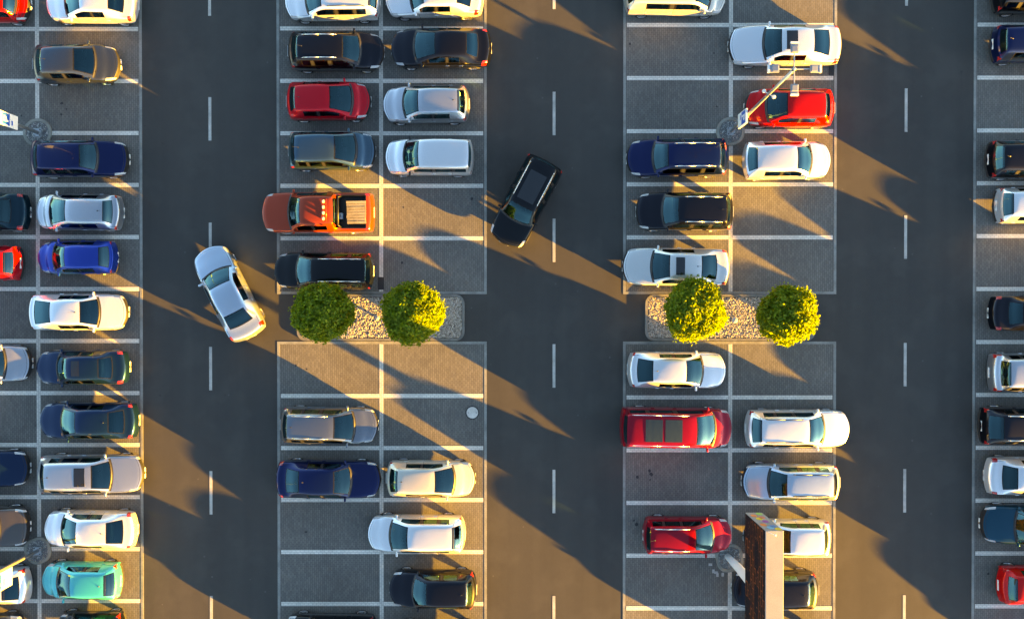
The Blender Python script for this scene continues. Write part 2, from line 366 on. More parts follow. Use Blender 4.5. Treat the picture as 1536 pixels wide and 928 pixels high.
# ------------------------------------------------------------------ cars
def bs_mat(n, sub):
    us = np.concatenate([np.arange(n-1)[:, None]+np.arange(sub)[None]/sub]).reshape(-1); us = np.append(us, n-1.0)
    B = np.zeros((len(us), n+2))
    for r, u in enumerate(us):
        i = min(int(u), n-2); t = u-i
        wv = ((1-t)**3/6, (3*t**3-6*t*t+4)/6, (-3*t**3+3*t*t+3*t+1)/6, t**3/6)
        for k in range(4): B[r, i+k] += wv[k]
    E = np.zeros((n+2, n)); E[1:-1] = np.eye(n); E[0, 0] = 2; E[0, 1] = -1; E[-1, -1] = 2; E[-1, -2] = -1
    return B @ E
NS, NC, SU, SV = 18, 21, 3, 2
BU, BV = bs_mat(NS, SU), bs_mat(NC, SV)
MK = bs_mat(NS, 1); MKI = np.linalg.inv(MK)
STY = {  # H, hood lead, cowl, belt, glass base, tail top, roof half width ratio
 'sedan': (1.44, .66, .90, .89, .98, .93, .69), 'hatch': (1.48, .68, .94, .92, 1.04, .86, .71),
 'estate': (1.48, .67, .92, .91, 1.04, .86, .71), 'mpv': (1.62, .74, 1.02, .99, 1.10, .90, .74),
 'suv': (1.70, .82, 1.08, 1.06, 1.15, .95, .75), 'van': (1.86, .82, 1.12, 1.10, 1.16, .95, .84),
 'pickup': (1.76, .90, 1.14, 1.10, 1.12, 1.02, .72)}
def pchip_rows(A, sub):
    """monotone cubic through the rows of A, sampled sub times per interval"""
    d = A[1:]-A[:-1]; m = np.zeros_like(A)
    ok = d[1:]*d[:-1] > 0
    m[1:-1] = np.where(ok, 2*d[1:]*d[:-1]/np.where(ok, d[1:]+d[:-1], 1), 0); m[0] = d[0]; m[-1] = d[-1]
    out = []
    for i in range(len(A)-1):
        for k in range(sub):
            t = k/sub
            out.append((2*t**3-3*t*t+1)*A[i]+(t**3-2*t*t+t)*m[i]+(-2*t**3+3*t*t)*A[i+1]+(t**3-t*t)*m[i+1])
    out.append(A[-1]); return np.array(out)
def grid_part(P, faces, uvrect=None):
    """faces: list of (u,v) cells of the sample grid"""
    idx = {}; vs = []; fs = []
    def g(u, v):
        if (u, v) not in idx: idx[(u, v)] = len(vs); vs.append(P[u, v])
        return idx[(u, v)]
    uvs = []
    for (u, v) in faces:
        q = ((u, v), (u+1, v), (u+1, v+1), (u, v+1)); fs.append([g(*k) for k in q]); uvs.append(q)
    return vs, fs, uvs
RIMS = {}
def rim_mesh(r, n):
    if (r, n) in RIMS: return RIMS[(r, n)]
    bm = bmesh.new(); seg = 20
    def ring(rad, y): return [bm.verts.new((rad*math.cos(k*2*math.pi/seg), y, rad*math.sin(k*2*math.pi/seg))) for k in range(seg)]
    a, b, c = ring(r, .0), ring(r*.88, .006), ring(r*.84, -.03)
    for p, q in ((a, b), (b, c)):
        for k in range(seg): bm.faces.new((p[k], p[(k+1) % seg], q[(k+1) % seg], q[k]))
    for k in range(n):
        t0 = k*2*math.pi/n; d = Vector((math.cos(t0), 0, math.sin(t0))); e = Vector((-math.sin(t0), 0, math.cos(t0)))
        p = [d*.02-e*.035, d*r*.9-e*.022, d*r*.9+e*.022, d*.02+e*.035]
        bm.faces.new([bm.verts.new(v+Vector((0, -.004, 0))) for v in p])
    cap = ring(r*.22, .008); bm.faces.new(cap)
    RIMS[(r, n)] = bm_mesh("rim", bm, M_ALLOY); return RIMS[(r, n)]
TYRES = {}
def tyre_mesh(r):
    if r in TYRES: return TYRES[r]
    bm = bmesh.new(); seg = 24; prof = [(r*.66, 0.0), (r*.9, .010), (r*.985, -.02), (r, -.05), (r, -.17), (r*.9, -.2)]
    rs = [[bm.verts.new((p*math.cos(k*2*math.pi/seg), y, p*math.sin(k*2*math.pi/seg))) for k in range(seg)] for p, y in prof]
    for a, b in zip(rs, rs[1:]):
        for k in range(seg): bm.faces.new((a[k], a[(k+1) % seg], b[(k+1) % seg], b[k]))
    disc = [bm.verts.new((r*.68*math.cos(k*2*math.pi/seg), -.035, r*.68*math.sin(k*2*math.pi/seg))) for k in range(seg)]; bm.faces.new(disc)
    TYRES[r] = bm_mesh("wheel", bm, M_TYRE, True); return TYRES[r]
def arch_mesh():
    if 'a' in TYRES: return TYRES['a']
    bm = bmesh.new(); seg = 28
    a = [bm.verts.new((math.cos(k*math.pi/seg), 0, math.sin(k*math.pi/seg))) for k in range(seg+1)]
    b = [bm.verts.new((math.cos(k*math.pi/seg), -.12, math.sin(k*math.pi/seg))) for k in range(seg+1)]
    for k in range(seg): bm.faces.new((a[k], a[k+1], b[k+1], b[k]))
    bm.faces.new(a); TYRES['a'] = bm_mesh("wheel_arch", bm, M_TRIM); return TYRES['a']
SHARED = {}
def shared(key, fn):
    if key not in SHARED: SHARED[key] = fn()
    return SHARED[key]
def seat_me(mat):
    def f():
        bm = bmesh.new(); add_box(bm, (.05, 0, .40), (.50, .48, .16), None, .05)
        add_box(bm, (-.24, 0, .70), (.14, .46, .56), Matrix.Rotation(R(-14), 3, 'Y'), .05); add_box(bm, (-.31, 0, 1.04), (.09, .24, .16), None, .03)
        return bm_mesh("seat", bm, mat, True)
    return shared("seat"+mat.name, f)
def bench_me(mat):
    def f():
        bm = bmesh.new(); add_box(bm, (.05, 0, .40), (.50, 1.22, .16), None, .05)
        add_box(bm, (-.24, 0, .70), (.14, 1.22, .54), Matrix.Rotation(R(-16), 3, 'Y'), .05)
        for y in (-.38, .38): add_box(bm, (-.33, y, 1.0), (.09, .24, .14), None, .03)
        return bm_mesh("rear_bench", bm, mat, True)
    return shared("bench"+mat.name, f)
def dash_me():
    def f():
        bm = bmesh.new()
        add_box(bm, (-.18, 0, -.02), (.46, 1.36, .16), None, .06); add_box(bm, (-.40, .36, .03), (.16, .34, .12), None, .04)
        add_box(bm, (-.46, 0, -.2), (.2, .26, .35), None, .04); return bm_mesh("dashboard", bm, M_DASHB, True)
    return shared("dash", f)
def wheel_me():
    def f():
        bm = bmesh.new(); n, m = 18, 6
        for i in range(n):
            for j in range(m): pass
        vs = [[bm.verts.new(((.18+.016*math.cos(b))*math.cos(a), (.18+.016*math.cos(b))*math.sin(a), .016*math.sin(b))) for b in [j*2*math.pi/m for j in range(m)]] for a in [i*2*math.pi/n for i in range(n)]]
        for i in range(n):
            for j in range(m): bm.faces.new((vs[i][j], vs[(i+1) % n][j], vs[(i+1) % n][(j+1) % m], vs[i][(j+1) % m]))
        add_box(bm, (0, 0, -.01), (.34, .04, .02)); add_box(bm, (0, 0, 0), (.12, .12, .03), None, .01)
        return bm_mesh("steering_wheel", bm, M_TRIM, True)
    return shared("swheel", f)
def mirror_me():
    def f():
        bm = bmesh.new(); add_box(bm, (0, .13, .05), (.10, .17, .12), None, .03); add_box(bm, (.01, .03, .01), (.06, .10, .03))
        return bm_mesh("wing_mirror", bm, None, True)
    return shared("mirror", f)
def wiper_me():
    def f():
        bm = bmesh.new(); add_tube(bm, (0, 0, 0), (-.04, .55, .015), .012, .008, 5); add_tube(bm, (-.02, .2, .02), (-.05, .62, .022), .008, .008, 5)
        return bm_mesh("wiper", bm, M_TRIM)
    return shared("wiper", f)
def antenna_me():
    def f():
        bm = bmesh.new(); add_tube(bm, (0, 0, 0), (-.05, 0, .03), .03, .018, 8); add_tube(bm, (-.04, 0, .02), (-.26, 0, .20), .006, .004, 5)
        return bm_mesh("antenna", bm, M_TRIM)
    return shared("ant", f)
def handle_me():
    def f():
        bm = bmesh.new(); add_box(bm, (0, .012, 0), (.18, .035, .03), None, .008); return bm_mesh("door_handle", bm, None, True)
    return shared("handle", f)
def plate_me():
    def f():
        bm = bmesh.new(); add_box(bm, (0, 0, 0), (.015, .50, .11), None, .004); return bm_mesh("number_plate", bm, M_PLATE)
    return shared("plate", f)
def own_mat(o, mat):
    o.material_slots[0].link = 'OBJECT'; o.material_slots[0].material = mat

def build_car(name, label, style, ink, front, rear, yc, wpx, cowl=None, header=None, rr=None, gb=None, head='R', turn=0.0, cat="car",
              group="cars parked in the marked bays", Hk=1.0, opts=(), seat=None, glass=None, frac=None, pair=None, rail=None, full=True):
    H, zn, zc, zb, zt, zl, wrk = STY[style]
    H, zn, zc, zb, zt, zl = [v*Hk for v in (H, zn, zc, zb, zt, zl)]
    if pair:                                                     # (front point, rear point) for cars standing at an angle
        f, r = at(*pair[0], .5), at(*pair[1], .5); L = math.dist(f, r)
        cx, cy = (f[0]+r[0])/2, (f[1]+r[1])/2; rz = math.atan2(f[1]-r[1], f[0]-r[0])
    else:
        f, r = at(front, yc, .55), at(rear, yc, .55); L = abs(f[0]-r[0]); cx = (f[0]+r[0])/2; cy = at((front+rear)/2, yc, .75)[1]
        rz = (0.0 if head == 'R' else math.pi)+R(turn or random.uniform(-.8, .8))
    W2 = wpx/30.64*(CAM_H-.6)/CAM_H/2
    def lx(px, z):
        x = at(px, yc, z)[0]-cx
        return x if head == 'R' else -x
    dft = {'sedan': (.27, .43, .68, .83), 'hatch': (.25, .44, .87, .95), 'estate': (.25, .42, .89, .96), 'mpv': (.22, .42, .92, .97),
           'suv': (.26, .43, .89, .96), 'van': (.16, .34, .95, .985), 'pickup': (.22, .34, .64, .66)}[style]
    fr = frac or dft
    xf, xr = L/2, -L/2
    xc = lx(cowl, zc) if cowl is not None else xf-fr[0]*L
    xh = lx(header, H-.05) if header is not None else xf-fr[1]*L
    xrr = lx(rr, H-.07) if rr is not None else xf-fr[2]*L
    xg = lx(gb, zt) if gb is not None else xf-fr[3]*L
    xc = min(xc, xf-.45); xh = min(xh, xc-.35); xg = max(xg, xr+.10); xrr = max(xrr, xg+.10)
    deck = xr+min(.34, (xg-xr)*.55); tail1 = xr+min(.10, (xg-xr)*.25)
    rl = xh-xrr; quarter = style in ('estate', 'mpv', 'suv', 'van')
    B1, B2, C1, C2 = [xh-rl*q/5 for q in (1, 2, 3, 4)]
    xs = [xf, xf-.05, xf-.42, (xf-.42)*.5+(xc+.09)*.5, xc+.08, xc, xc*.5+xh*.5, xh, B1, B2, C1, C2, xrr, (xrr+xg)/2, xg, deck, tail1, xr]
    bow = [.46, .44, .30, .18, .24, .26, .17, .09, 0, 0, -.02, -.03, -.07, -.12, -.16, -.17, -.22, -.22]
    if style in ('van', 'suv', 'pickup', 'mpv'): bow[-3:] = [-.10, -.13, -.13]; bow[0:3] = [.36, .34, .22]
    wf = [.86, .90, .975, .99, .995, 1, 1, 1, 1, 1, 1, 1, .995, .99, .985, .975, .94, .90]
    top = [None, zn, zn+.08, zn*.35+zc*.65, zc-.015, zc, None, H, H, H, H, H, H, None, zt, zl*.45+zt*.55, zl-.03, None]
    drop = .085 if style == 'sedan' else .055
    for q in range(6): top[7+q] = H-(.05*((2-q)/2)**2 if q < 2 else drop*((q-2)/3)**2)
    cab = {7: .965, 8: .99, 9: 1, 10: .995, 11: .975, 12: .95}
    fl = [.30, .25, .22]+[.21]*10+[.22, .24, .27, .30, .34]
    cl = .06 if style in ('suv', 'pickup', 'van') else 0
    SEC = []
    for i in range(NS):
        w_ = W2*wf[i]; zf = fl[i]+cl; z = top[i]
        low = [(0, zf), (.80*w_, zf), (.965*w_, zf+.07), (1.0*w_, .46+cl), (.992*w_, .68+cl)]
        if i in cab:
            wr = W2*wrk*cab[i]
            sec = low+[(.965*w_, zb-.02+.015*(i-7)/5), (.925*w_, zb+.035+.02*(i-7)/5), (wr, z-.11), (wr-.075, z-.025), (wr*.5, z-.003), (0, z+.012)]
        elif z is not None:
            e = .06 if i in (1, 2) else .045
            if i in (14, 15, 16): zz = (z-e*1.6, z-e*.6, z-.012, z, z+.008, z+.014); yy = (.965, .90, .80, .70, .36, 0)
            else: zz = (z-e*1.5, z-e*.55, z-.008, z+.004, z+.022, z+.03); yy = (.96, .905, .845, .775, .40, 0)
            sec = low+[(a*w_, b) for a, b in zip(yy, zz)]
            if z-.09 < .70+cl: sec[4] = (.99*w_, min(.68+cl, z-.12))
        else: sec = None
        SEC.append(sec)
    for i, a, b in ((6, 5, 7), (13, 12, 14)):
        m_ = [((p[0]+q[0])/2, (p[1]+q[1])/2) for p, q in zip(SEC[a], SEC[b])]
        for k in (5, 6): m_[k] = (m_[k][0], SEC[7][k][1]*.9+.1*m_[k][1]) if i == 6 else m_[k]
        bl = .035
        m_ = [(y, z+(bl if k >= 8 else .02 if k == 7 else 0)) for k, (y, z) in enumerate(m_)]; SEC[i] = m_
    zmid = .50+cl
    SEC[0] = [(y*.955, zmid+(.10 if k > 5 else 0)) for k, (y, z) in enumerate(SEC[1])]
    SEC[0] = [(y, zmid) for y, z in SEC[0]]
    SEC[17] = [(y*.96, zmid+.04) for y, z in SEC[16]]
    T = np.zeros((NS, NC, 3))
    for i in range(NS):
        for j in range(NC):
            k = j if j <= 10 else 20-j; y, z = SEC[i][k]
            b = bow[i]*(abs(y)/W2)**2.3
            T[i, j] = (xs[i]-b, y if j <= 10 else -y, z)
    C = T.copy()
    C[..., 0] = 0
    for q in (1, 2):
        C[..., q] = T[..., q]+.55*(T[..., q]-np.einsum('ab,bj->aj', MK, T[..., q]))
    C[0], C[-1] = T[0], T[-1]
    XU = pchip_rows(T[..., 0], SU)
    # small push outwards so that the smoothed cross-sections keep their width
    P = np.einsum('ui,ijk->ujk', BU, C); P[..., 0] = XU; P = np.einsum('vj,ujk->uvk', BV, P)
    root = thing(name, label, cat, (cx, cy, 0), rz, group)
    paintm = paint(*ink)
    parts = {}
    roofglass = 'glassroof' in opts
    for i in range(NS-1):
        for j in range(NC-1):
            a = j if j < 10 else 19-j; sd_ = 'L' if j < 10 else 'R'
            key = 'body'
            if a in (0, 1): key = 'floor_pan'
            elif i in (5, 6) and a in (8, 9): key = 'windshield'
            elif i == 4 and a in (7, 8, 9): key = 'cowl_panel'
            elif i in (12, 13) and a in (8, 9): key = 'rear_window'
            elif a == 6 and 6 <= i <= 11: key = 'glaze '+sd_
            elif (i == 1 and a in (5, 6)) or (i == 0 and a in (5, 6)): key = 'headlight '+sd_
            elif i == 0 and a in (7, 8, 9) : key = 'grille'
            elif i == 15 and a in (4, 5, 6): key = 'taillight '+sd_
            elif i == 14 and a == 5 and style in ('estate', 'mpv', 'hatch', 'suv'): key = 'taillight '+sd_
            elif style == 'pickup' and i in (14,) and a in (7, 8, 9): continue
            if style == 'pickup' and key == 'taillight '+sd_ and a == 4: key = 'body'
            parts.setdefault(key, []).append((i, j))
    cellmap = {k: [(i*SU+a, j*SV+b) for (i, j) in c for a in range(SU) for b in range(SV)] for k, c in parts.items()}
    for sd_ in 'LR':                                             # the glazed strip of each side: panes, pillars between them, body behind
        for (u, v) in cellmap.pop('glaze '+sd_):
            q = u-6*SU
            if quarter: k = 'side_window F' if q < 7 else 'door_pillar A' if q < 8 else 'side_window B' if q < 13 else 'door_pillar B' if q < 14 else 'side_window Q' if q < 17 else 'body'
            else: k = 'side_window F' if q < 8 else 'door_pillar A' if q < 9 else 'side_window B' if q < 15 else 'body'
            cellmap.setdefault(k+sd_ if k != 'body' else k, []).append((u, v))
    for key, faces in cellmap.items():
        nm = key.split()[0]
        vs, fs, uvs = grid_part(P, faces)
        mat = {'body': paintm, 'floor_pan': M_UNDER, 'cowl_panel': M_TRIM, 'door_pillar': M_TRIM, 'headlight': M_HEAD, 'taillight': M_TAIL, 'grille': M_TRIM}.get(nm)
        if mat is None: mat = (glass or M_GLASS) if nm == 'windshield' else (M_GLASSD if 'tint' in opts else M_GLASS)
        me = mesh(nm, vs, fs, mat, True)
        if nm in ('windshield', 'rear_window', 'side_window'):
            us = [q[0] for f_ in uvs for q in f_]; vv = [q[1] for f_ in uvs for q in f_]
            u0, u1, v0, v1 = min(us), max(us), min(vv), max(vv)
            if nm == 'side_window': u0 -= 0; 
            uvl = me.uv_layers.new(name="UVMap"); k = 0; buf = []
            for f_ in uvs:
                for q in f_: buf += [(q[0]-u0)/(u1-u0), (q[1]-v0)/(v1-v0)]
            uvl.data.foreach_set("uv", buf)
        link(nm, me, root)
    # shut lines of bonnet, boot and doors: thin dark grooves lying on the panels
    gv, gf = [], []
    DU = np.gradient(P, axis=0); DV = np.gradient(P, axis=1); NN = np.cross(DU, DV); NN /= np.linalg.norm(NN, axis=2)[..., None]+1e-9
    sgn = np.sign(NN[SU*7, SV*10, 2]); NN *= sgn
    def groove(path, wd=.006):
        pts = [Vector(P[u, v]+NN[u, v]*.003) for u, v in path]
        for k, (u, v) in enumerate(path):
            tng = (pts[min(k+1, len(pts)-1)]-pts[max(k-1, 0)]).normalized(); sd_ = tng.cross(Vector(NN[u, v]))*wd
            gv.extend([pts[k]+sd_, pts[k]-sd_])
            if k: b_ = len(gv)-4; gf.append((b_, b_+1, b_+3, b_+2))
    jl, jr = 6*SV+1, 14*SV-1
    for jj in (jl, jr): groove([(u, jj) for u in range(2*SU-2, 4*SU+1)])
    groove([(2*SU-2, v) for v in range(jl, jr+1)])
    if style == 'sedan':
        for jj in (jl, jr): groove([(u, jj) for u in range(14*SU, 16*SU+1)])
    elif style != 'pickup': groove([(12*SU+1, v) for v in range(7*SV, 13*SV+1)])
    for uu in (6*SU-1, 8*SU+(1 if quarter else 2), 10*SU+1 if quarter else 11*SU):
        groove([(uu, v) for v in range(2*SV+1, 6*SV+1)]); groove([(uu, v) for v in range(14*SV, 18*SV)])
    link("shut_line", mesh("shut_line", gv, gf, M_TRIM), root)["kind"] = "stuff"
    PF = P.reshape(-1, 3)
    def roofz(x, y):
        m = PF[:, 2] > .5
        d = (PF[m, 0]-x)**2+(PF[m, 1]-y)**2; k = np.argsort(d)[:4]
        wv = 1/(d[k]+1e-4); return float((PF[m][k, 2]*wv).sum()/wv.sum())
    def sidey(x, z):
        m = PF[:, 1] > .3
        d = (PF[m, 0]-x)**2+(PF[m, 2]-z)**2; k = np.argsort(d)[:3]; return float(PF[m][k, 1].max())
    # wheels
    r = .345 if style in ('suv', 'pickup') else .33 if style in ('van', 'mpv') else .315
    wfx, wrx = xf-.20*L+.02, xr+.185*L
    nsp = 5 if len(label) % 2 else 7
    for wx in (wfx, wrx):
        for s in (1, -1):
            y = min(sidey(wx, .45), W2)-.005
            o = link("wheel", tyre_mesh(r), root); o.location = (wx, s*y, r); o.rotation_euler = (0, R(random.uniform(0, 90)) if s > 0 else 0, 0 if s > 0 else math.pi)
            q = link("rim", rim_mesh(r*.70, nsp), o); q.location = (0, -.004, 0)
            ar = link("wheel_arch", arch_mesh(), root); ar.scale = (r*1.17, 1, r*1.17); ar.location = (wx, s*(y-.006), r); ar.rotation_euler = (0, 0, 0 if s > 0 else math.pi)
    # mirrors
    mx = xc*.62+xh*.38; mm = mirror_me()
    if not len(mm.materials): mm.materials.append(M_TRIM)
    for s in (1, -1):
        o = link("wing_mirror", mm, root); o.location = (mx, s*(sidey(mx, zb)-.07), zb+.02); o.scale = (1, s, 1); own_mat(o, paintm if 'blackmirror' not in opts else M_TRIM)
    for k, y in ((0, .10), (1, -.52)):
        o = link("wiper", wiper_me(), root); o.location = (xc-.02, y, roofz(xc-.02, y)+.015)
    if full:
        hm = handle_me()
        if not len(hm.materials): hm.materials.append(M_TRIM)
        for hx in ((B1*.6+B2*.4, C1) if quarter else (B2+.06, C2-.02)):
            for s in (1, -1):
                o = link("door_handle", hm, root); o.location = (hx, s*(sidey(hx, zb-.12)-.006), zb-.12); o.scale = (1, s, 1); own_mat(o, paintm if 'chromehandle' not in opts else M_CHROME)
    o = link("number_plate", plate_me(), root); o.location = (xf-.03, 0, .44+cl)
    o = link("number_plate", plate_me(), root); o.location = (xr+.025, 0, (.54 if style == 'sedan' else .66)+cl if style != 'van' else .6)
    # interior
    sm = seat or M_SEATD
    sc = min(1.0, (W2*2-.22)/1.5); zs = H/1.45
    for y in (.36, -.36):
        o = link("seat", seat_me(sm), root); o.location = (xh-.28, y*sc, -.02+.1*(zs-1)); o.scale = (1, sc, zs)
    if style not in ('van',) or True:
        o = link("rear_bench", bench_me(sm), root); o.location = (max(xh-1.15, (xrr if style != 'pickup' else xrr+.45)-.05), 0, -.02+.1*(zs-1)); o.scale = (1, sc*.98, zs)
    o = link("dashboard", dash_me(), root); o.location = (xc-.12, 0, zc-.09); o.scale = (1, sc, 1)
    o = link("steering_wheel", wheel_me(), root); o.location = (xc-.68, .36*sc, zc-.06); o.rotation_euler = (0, R(-62), 0)
    # roof fittings
    if 'rails' in opts or 'brightrails' in opts:
        mt = M_CHROME if 'brightrails' in opts else M_TRIM
        for s in (1, -1):
            bm = bmesh.new(); xa, xb = xh-.28, xrr+.18; y = s*(W2*wrk-.10)
            pts = [Vector((xa+(xb-xa)*t_, y, roofz(xa+(xb-xa)*t_, y)+(.045 if 0 < t_ < 1 else .0))) for t_ in (0, .06, .5, .94, 1)]
            for p, q in zip(pts, pts[1:]): add_tube(bm, p, q, .02, .02, 8)
            link("roof_rail", bm_mesh("roof_rail", bm, mt, True), root)
    if 'antenna' in opts:
        o = link("antenna", antenna_me(), root); ax = xrr+.22; o.location = (ax, 0, roofz(ax, 0)-.01)
    elif 'frontantenna' in opts:
        o = link("antenna", antenna_me(), root); ax = xh-.18; o.location = (ax, 0, roofz(ax, 0)-.01)
    if 'fin' in opts:
        o = link("antenna", shared("fin", lambda: tube_mesh("antenna", (0, 0, 0), (-.06, 0, .05), .035, .01, M_TRIM, 8)), root); ax = xrr+.2; o.location = (ax, 0, roofz(ax, 0)-.01)
    pan = [q for q in opts if isinstance(q, tuple)]
    for (nm, x0, x1, hy) in pan:                                 # roof panels: offsets behind the windscreen header
        a0, a1 = xh-x0, xh-x1; n = 6; vs = []
        for u in range(n+1):
            for v in range(n+1):
                x = a0+(a1-a0)*u/n; y = -hy+2*hy*v/n; vs.append((x, y, roofz(x, y)+.012))
        fs = [(u*(n+1)+v, (u+1)*(n+1)+v, (u+1)*(n+1)+v+1, u*(n+1)+v+1) for u in range(n) for v in range(n)]
        rim_ = [u for u in range(n+1)]+[(u)*(n+1)+n for u in range(1, n+1)]+[n*(n+1)+v for v in range(n-1, -1, -1)]+[u*(n+1) for u in range(n-1, 0, -1)]
        nv = len(vs); vs += [(vs[k][0], vs[k][1], vs[k][2]-.05) for k in rim_]
        fs += [(rim_[k], rim_[(k+1) % len(rim_)], nv+(k+1) % len(rim_), nv+k) for k in range(len(rim_))]
        link(nm, mesh(nm, vs, fs, M_ROOFG if nm == 'sunroof' else M_ROOFL, False), root)
    return root, dict(L=L, W2=W2, H=H, xf=xf, xr=xr, xg=xg, xh=xh, xrr=xrr, tail1=tail1, deck=deck, P=P, roofz=roofz, cx=cx, cy=cy, rz=rz, zt=zt, zl=zl)
M_ROOFG = simple("black_roof_glass", (0.006, 0.006, 0.007), 0.06, 0, 1.0)
M_ROOFL = simple("green_grey_roof_glass", (0.018, 0.026, 0.024), 0.08, 0, 1.0)
# paints
WHITE = ("white", (0.80, 0.81, 0.82), 0.74); PEARL = ("pearl", (0.72, 0.71, 0.68), 0.7); CREAM = ("cream", (0.64, 0.59, 0.51), 0.6)
SILVER = ("silver", (0.50, 0.52, 0.555), 0.92); BSILVER = ("ice_silver", (0.50, 0.59, 0.68), 0.85); GREY = ("grey", (0.20, 0.22, 0.25), 0.9)
BROWN = ("bronze_grey", (0.15, 0.13, 0.12), 0.9); BLACK = ("black", (0.003, 0.004, 0.006), 0.0); BLACKM = ("black_metallic", (0.012, 0.013, 0.020), 0.85)
NAVY = ("navy", (0.004, 0.013, 0.070), 0.7); DNAVY = ("dark_navy", (0.006, 0.024, 0.065), 0.7); BLUE = ("blue", (0.006, 0.045, 0.32), 0.65)
SLATE = ("slate_blue", (0.06, 0.115, 0.155), 0.9); TEAL = ("deep_teal", (0.006, 0.060, 0.095), 0.75); TURQ = ("turquoise", (0.03, 0.40, 0.46), 0.45)
RED = ("red", (0.52, 0.006, 0.016), 0.45); SCARLET = ("scarlet", (0.48, 0.004, 0.004), 0.3); DRED = ("dark_red", (0.30, 0.004, 0.018), 0.55)
ORANGE = ("orange_red", (0.34, 0.044, 0.018), 0.5); DGREY = ("graphite", (0.075, 0.09, 0.11), 0.9); DTEAL = ("black_teal", (0.003, 0.026, 0.040), 0.7)
bc = build_car
# left block, left column (cut by the frame)
bc("hatchback", "red hatchback with sun glint on its windscreen in the top left corner", 'hatch', SCARLET, 46, -80, 4, 55, 33, 13)
bc("sedan", "dark teal sedan with red wraparound rear lights at the left edge", 'sedan', DTEAL, -92, 47, 317, 57, -50, -35, -8, 18, 'L')
bc("hatchback", "red hatchback with a golden sunlit rear window at the left edge", 'hatch', RED, -90, 34, 394, 52, -62, -42, 4, 22, 'L')
bc("sedan", "silver sedan with swept headlights, nose out at the left edge beside a dark blue sedan", 'sedan', SILVER, 48, -95, 545, 55, 9, -18, opts=())
bc("estate_car", "navy estate car with its nose at the left edge beside the silver estate with sunroof", 'estate', DNAVY, 45, -105, 703, 55, -4, -32)
bc("suv", "bronze grey crossover with black bumper nosing up to the lower left lamp base", 'suv', BROWN, 46, -95, 790, 60, 0, -25, Hk=.95)
bc("hatchback", "silver white hatchback under the white sign in the lower left corner", 'hatch', WHITE, -90, 49, 878, 54, -60, -42, 2, 30, 'L', opts=('tint',))
bc("suv", "dark grey car mostly below the bottom left corner of the picture", 'hatch', DGREY, 39, -95, 949, 56, 3, -20, opts=())
# left block, right column
bc("sedan", "white sedan in the topmost bay beside the left drive lane", 'sedan', WHITE, 70, 209, 4, 56, 98, 118, 161, 187, 'L', seat=M_SEATB)
bc("hatchback", "graphite hatchback facing right, second from the top beside the left lane", 'hatch', DGREY, 181, 51, 95, 56, 144, 109, 61, 54, opts=('antenna',))
bc("minivan", "navy blue minivan parked just below the upper left lamp base", 'mpv', NAVY, 194, 48, 238, 54, 147, 118, 55, 50, opts=())
bc("sedan", "small silver sedan with curved red rear lights between the navy minivan and blue sedan", 'sedan', SILVER, 54, 187, 318, 54, 75, 97, 153, 170, 'L', opts=('antenna',))
bc("sedan", "bright blue compact sedan with golden rear window", 'sedan', BLUE, 57, 178, 386, 50, 80, 96, 147, 165, 'L')
bc("sedan", "white sedan facing right, directly below the bright blue sedan", 'sedan', WHITE, 193, 46, 468, 55, 150, 119, 74, 51, opts=('frontantenna',))
bc("sedan", "dark blue sedan with sunroof and strongly reflecting rear window", 'sedan', DNAVY, 55, 196, 551, 52, 86, 99, 146, 170, 'L', opts=(('sunroof', .25, .62, .36),), seat=M_SEATB)
bc("sedan", "midnight blue sedan with red rear lights beside the wide orange patch of lane", 'sedan', DNAVY, 60, 210, 631, 55, 92, 112, 161, 188, 'L', opts=('antenna',))
bc("estate_car", "silver estate car with black sunroof at the left lane", 'estate', SILVER, 217, 58, 711, 58, 168, 136, 65, 60, opts=(('sunroof', .28, .78, .44), 'antenna'))
bc("sedan", "white sedan beside the lower left lamp base", 'sedan', WHITE, 67, 208, 794, 56, 93, 113, 158, 186, 'L', opts=('antenna',), seat=M_SEATB)
bc("hatchback", "turquoise hatchback, the only one of its colour", 'hatch', TURQ, 64, 184, 871, 54, 86, 104, 155, 173, 'L', opts=('antenna',), seat=M_SEATG)
bc("hatchback", "black hatchback half cut by the bottom edge below the turquoise hatchback", 'hatch', BLACK, 84, 190, 946, 54, head='L')
# second block, left column
bc("estate_car", "white estate car cut by the top edge above the black estate", 'estate', WHITE, 427, 572, 0, 57, 459, 481, 552, 566, 'L', opts=('rails',), seat=M_SEATB)
bc("estate_car", "black estate car with bright roof rails facing the black sedan", 'estate', BLACKM, 577, 432, 76, 56, 541, 513, 446, 437, opts=('brightrails', 'antenna'))
bc("hatchback", "red hatchback facing right above the slate blue minivan", 'hatch', RED, 557, 430, 151, 56, 529, 494, 442, 434, opts=('antenna',), glass=None)
bc("minivan", "slate blue minivan with a red rear corner above the orange pickup", 'mpv', SLATE, 564, 433, 226, 56, 535, 501, 441, 436, opts=('antenna',))
pk, pd = bc("pickup_truck", "orange red pickup truck with four roof lamps and a crate in its bed", 'pickup', ORANGE, 395, 563, 319, 61, 433, 449, 501, 506, 'L', cat="pickup truck", opts=(), seat=M_SEATG)
bc("estate_car", "black estate car with blue windscreen tucked against the left island's tree", 'estate', BLACK, 411, 562, 406, 55, 445, 467, 547, 556, 'L', opts=('brightrails',))
bc("estate_car", "grey estate car alone in its row below the left island", 'estate', GREY, 568, 421, 638, 55, 532, 500, 430, 424, opts=('antenna', 'brightrails'))
bc("sedan", "deep blue sedan nose to nose with the cream hatchback", 'sedan', NAVY, 572, 414, 719, 57, 527, 500, 448, 428, opts=('fin',), seat=M_SEATB)
bc("estate_car", "black estate car cut by the bottom edge in the second block", 'estate', BLACK, 425, 567, 950, 55, head='L')
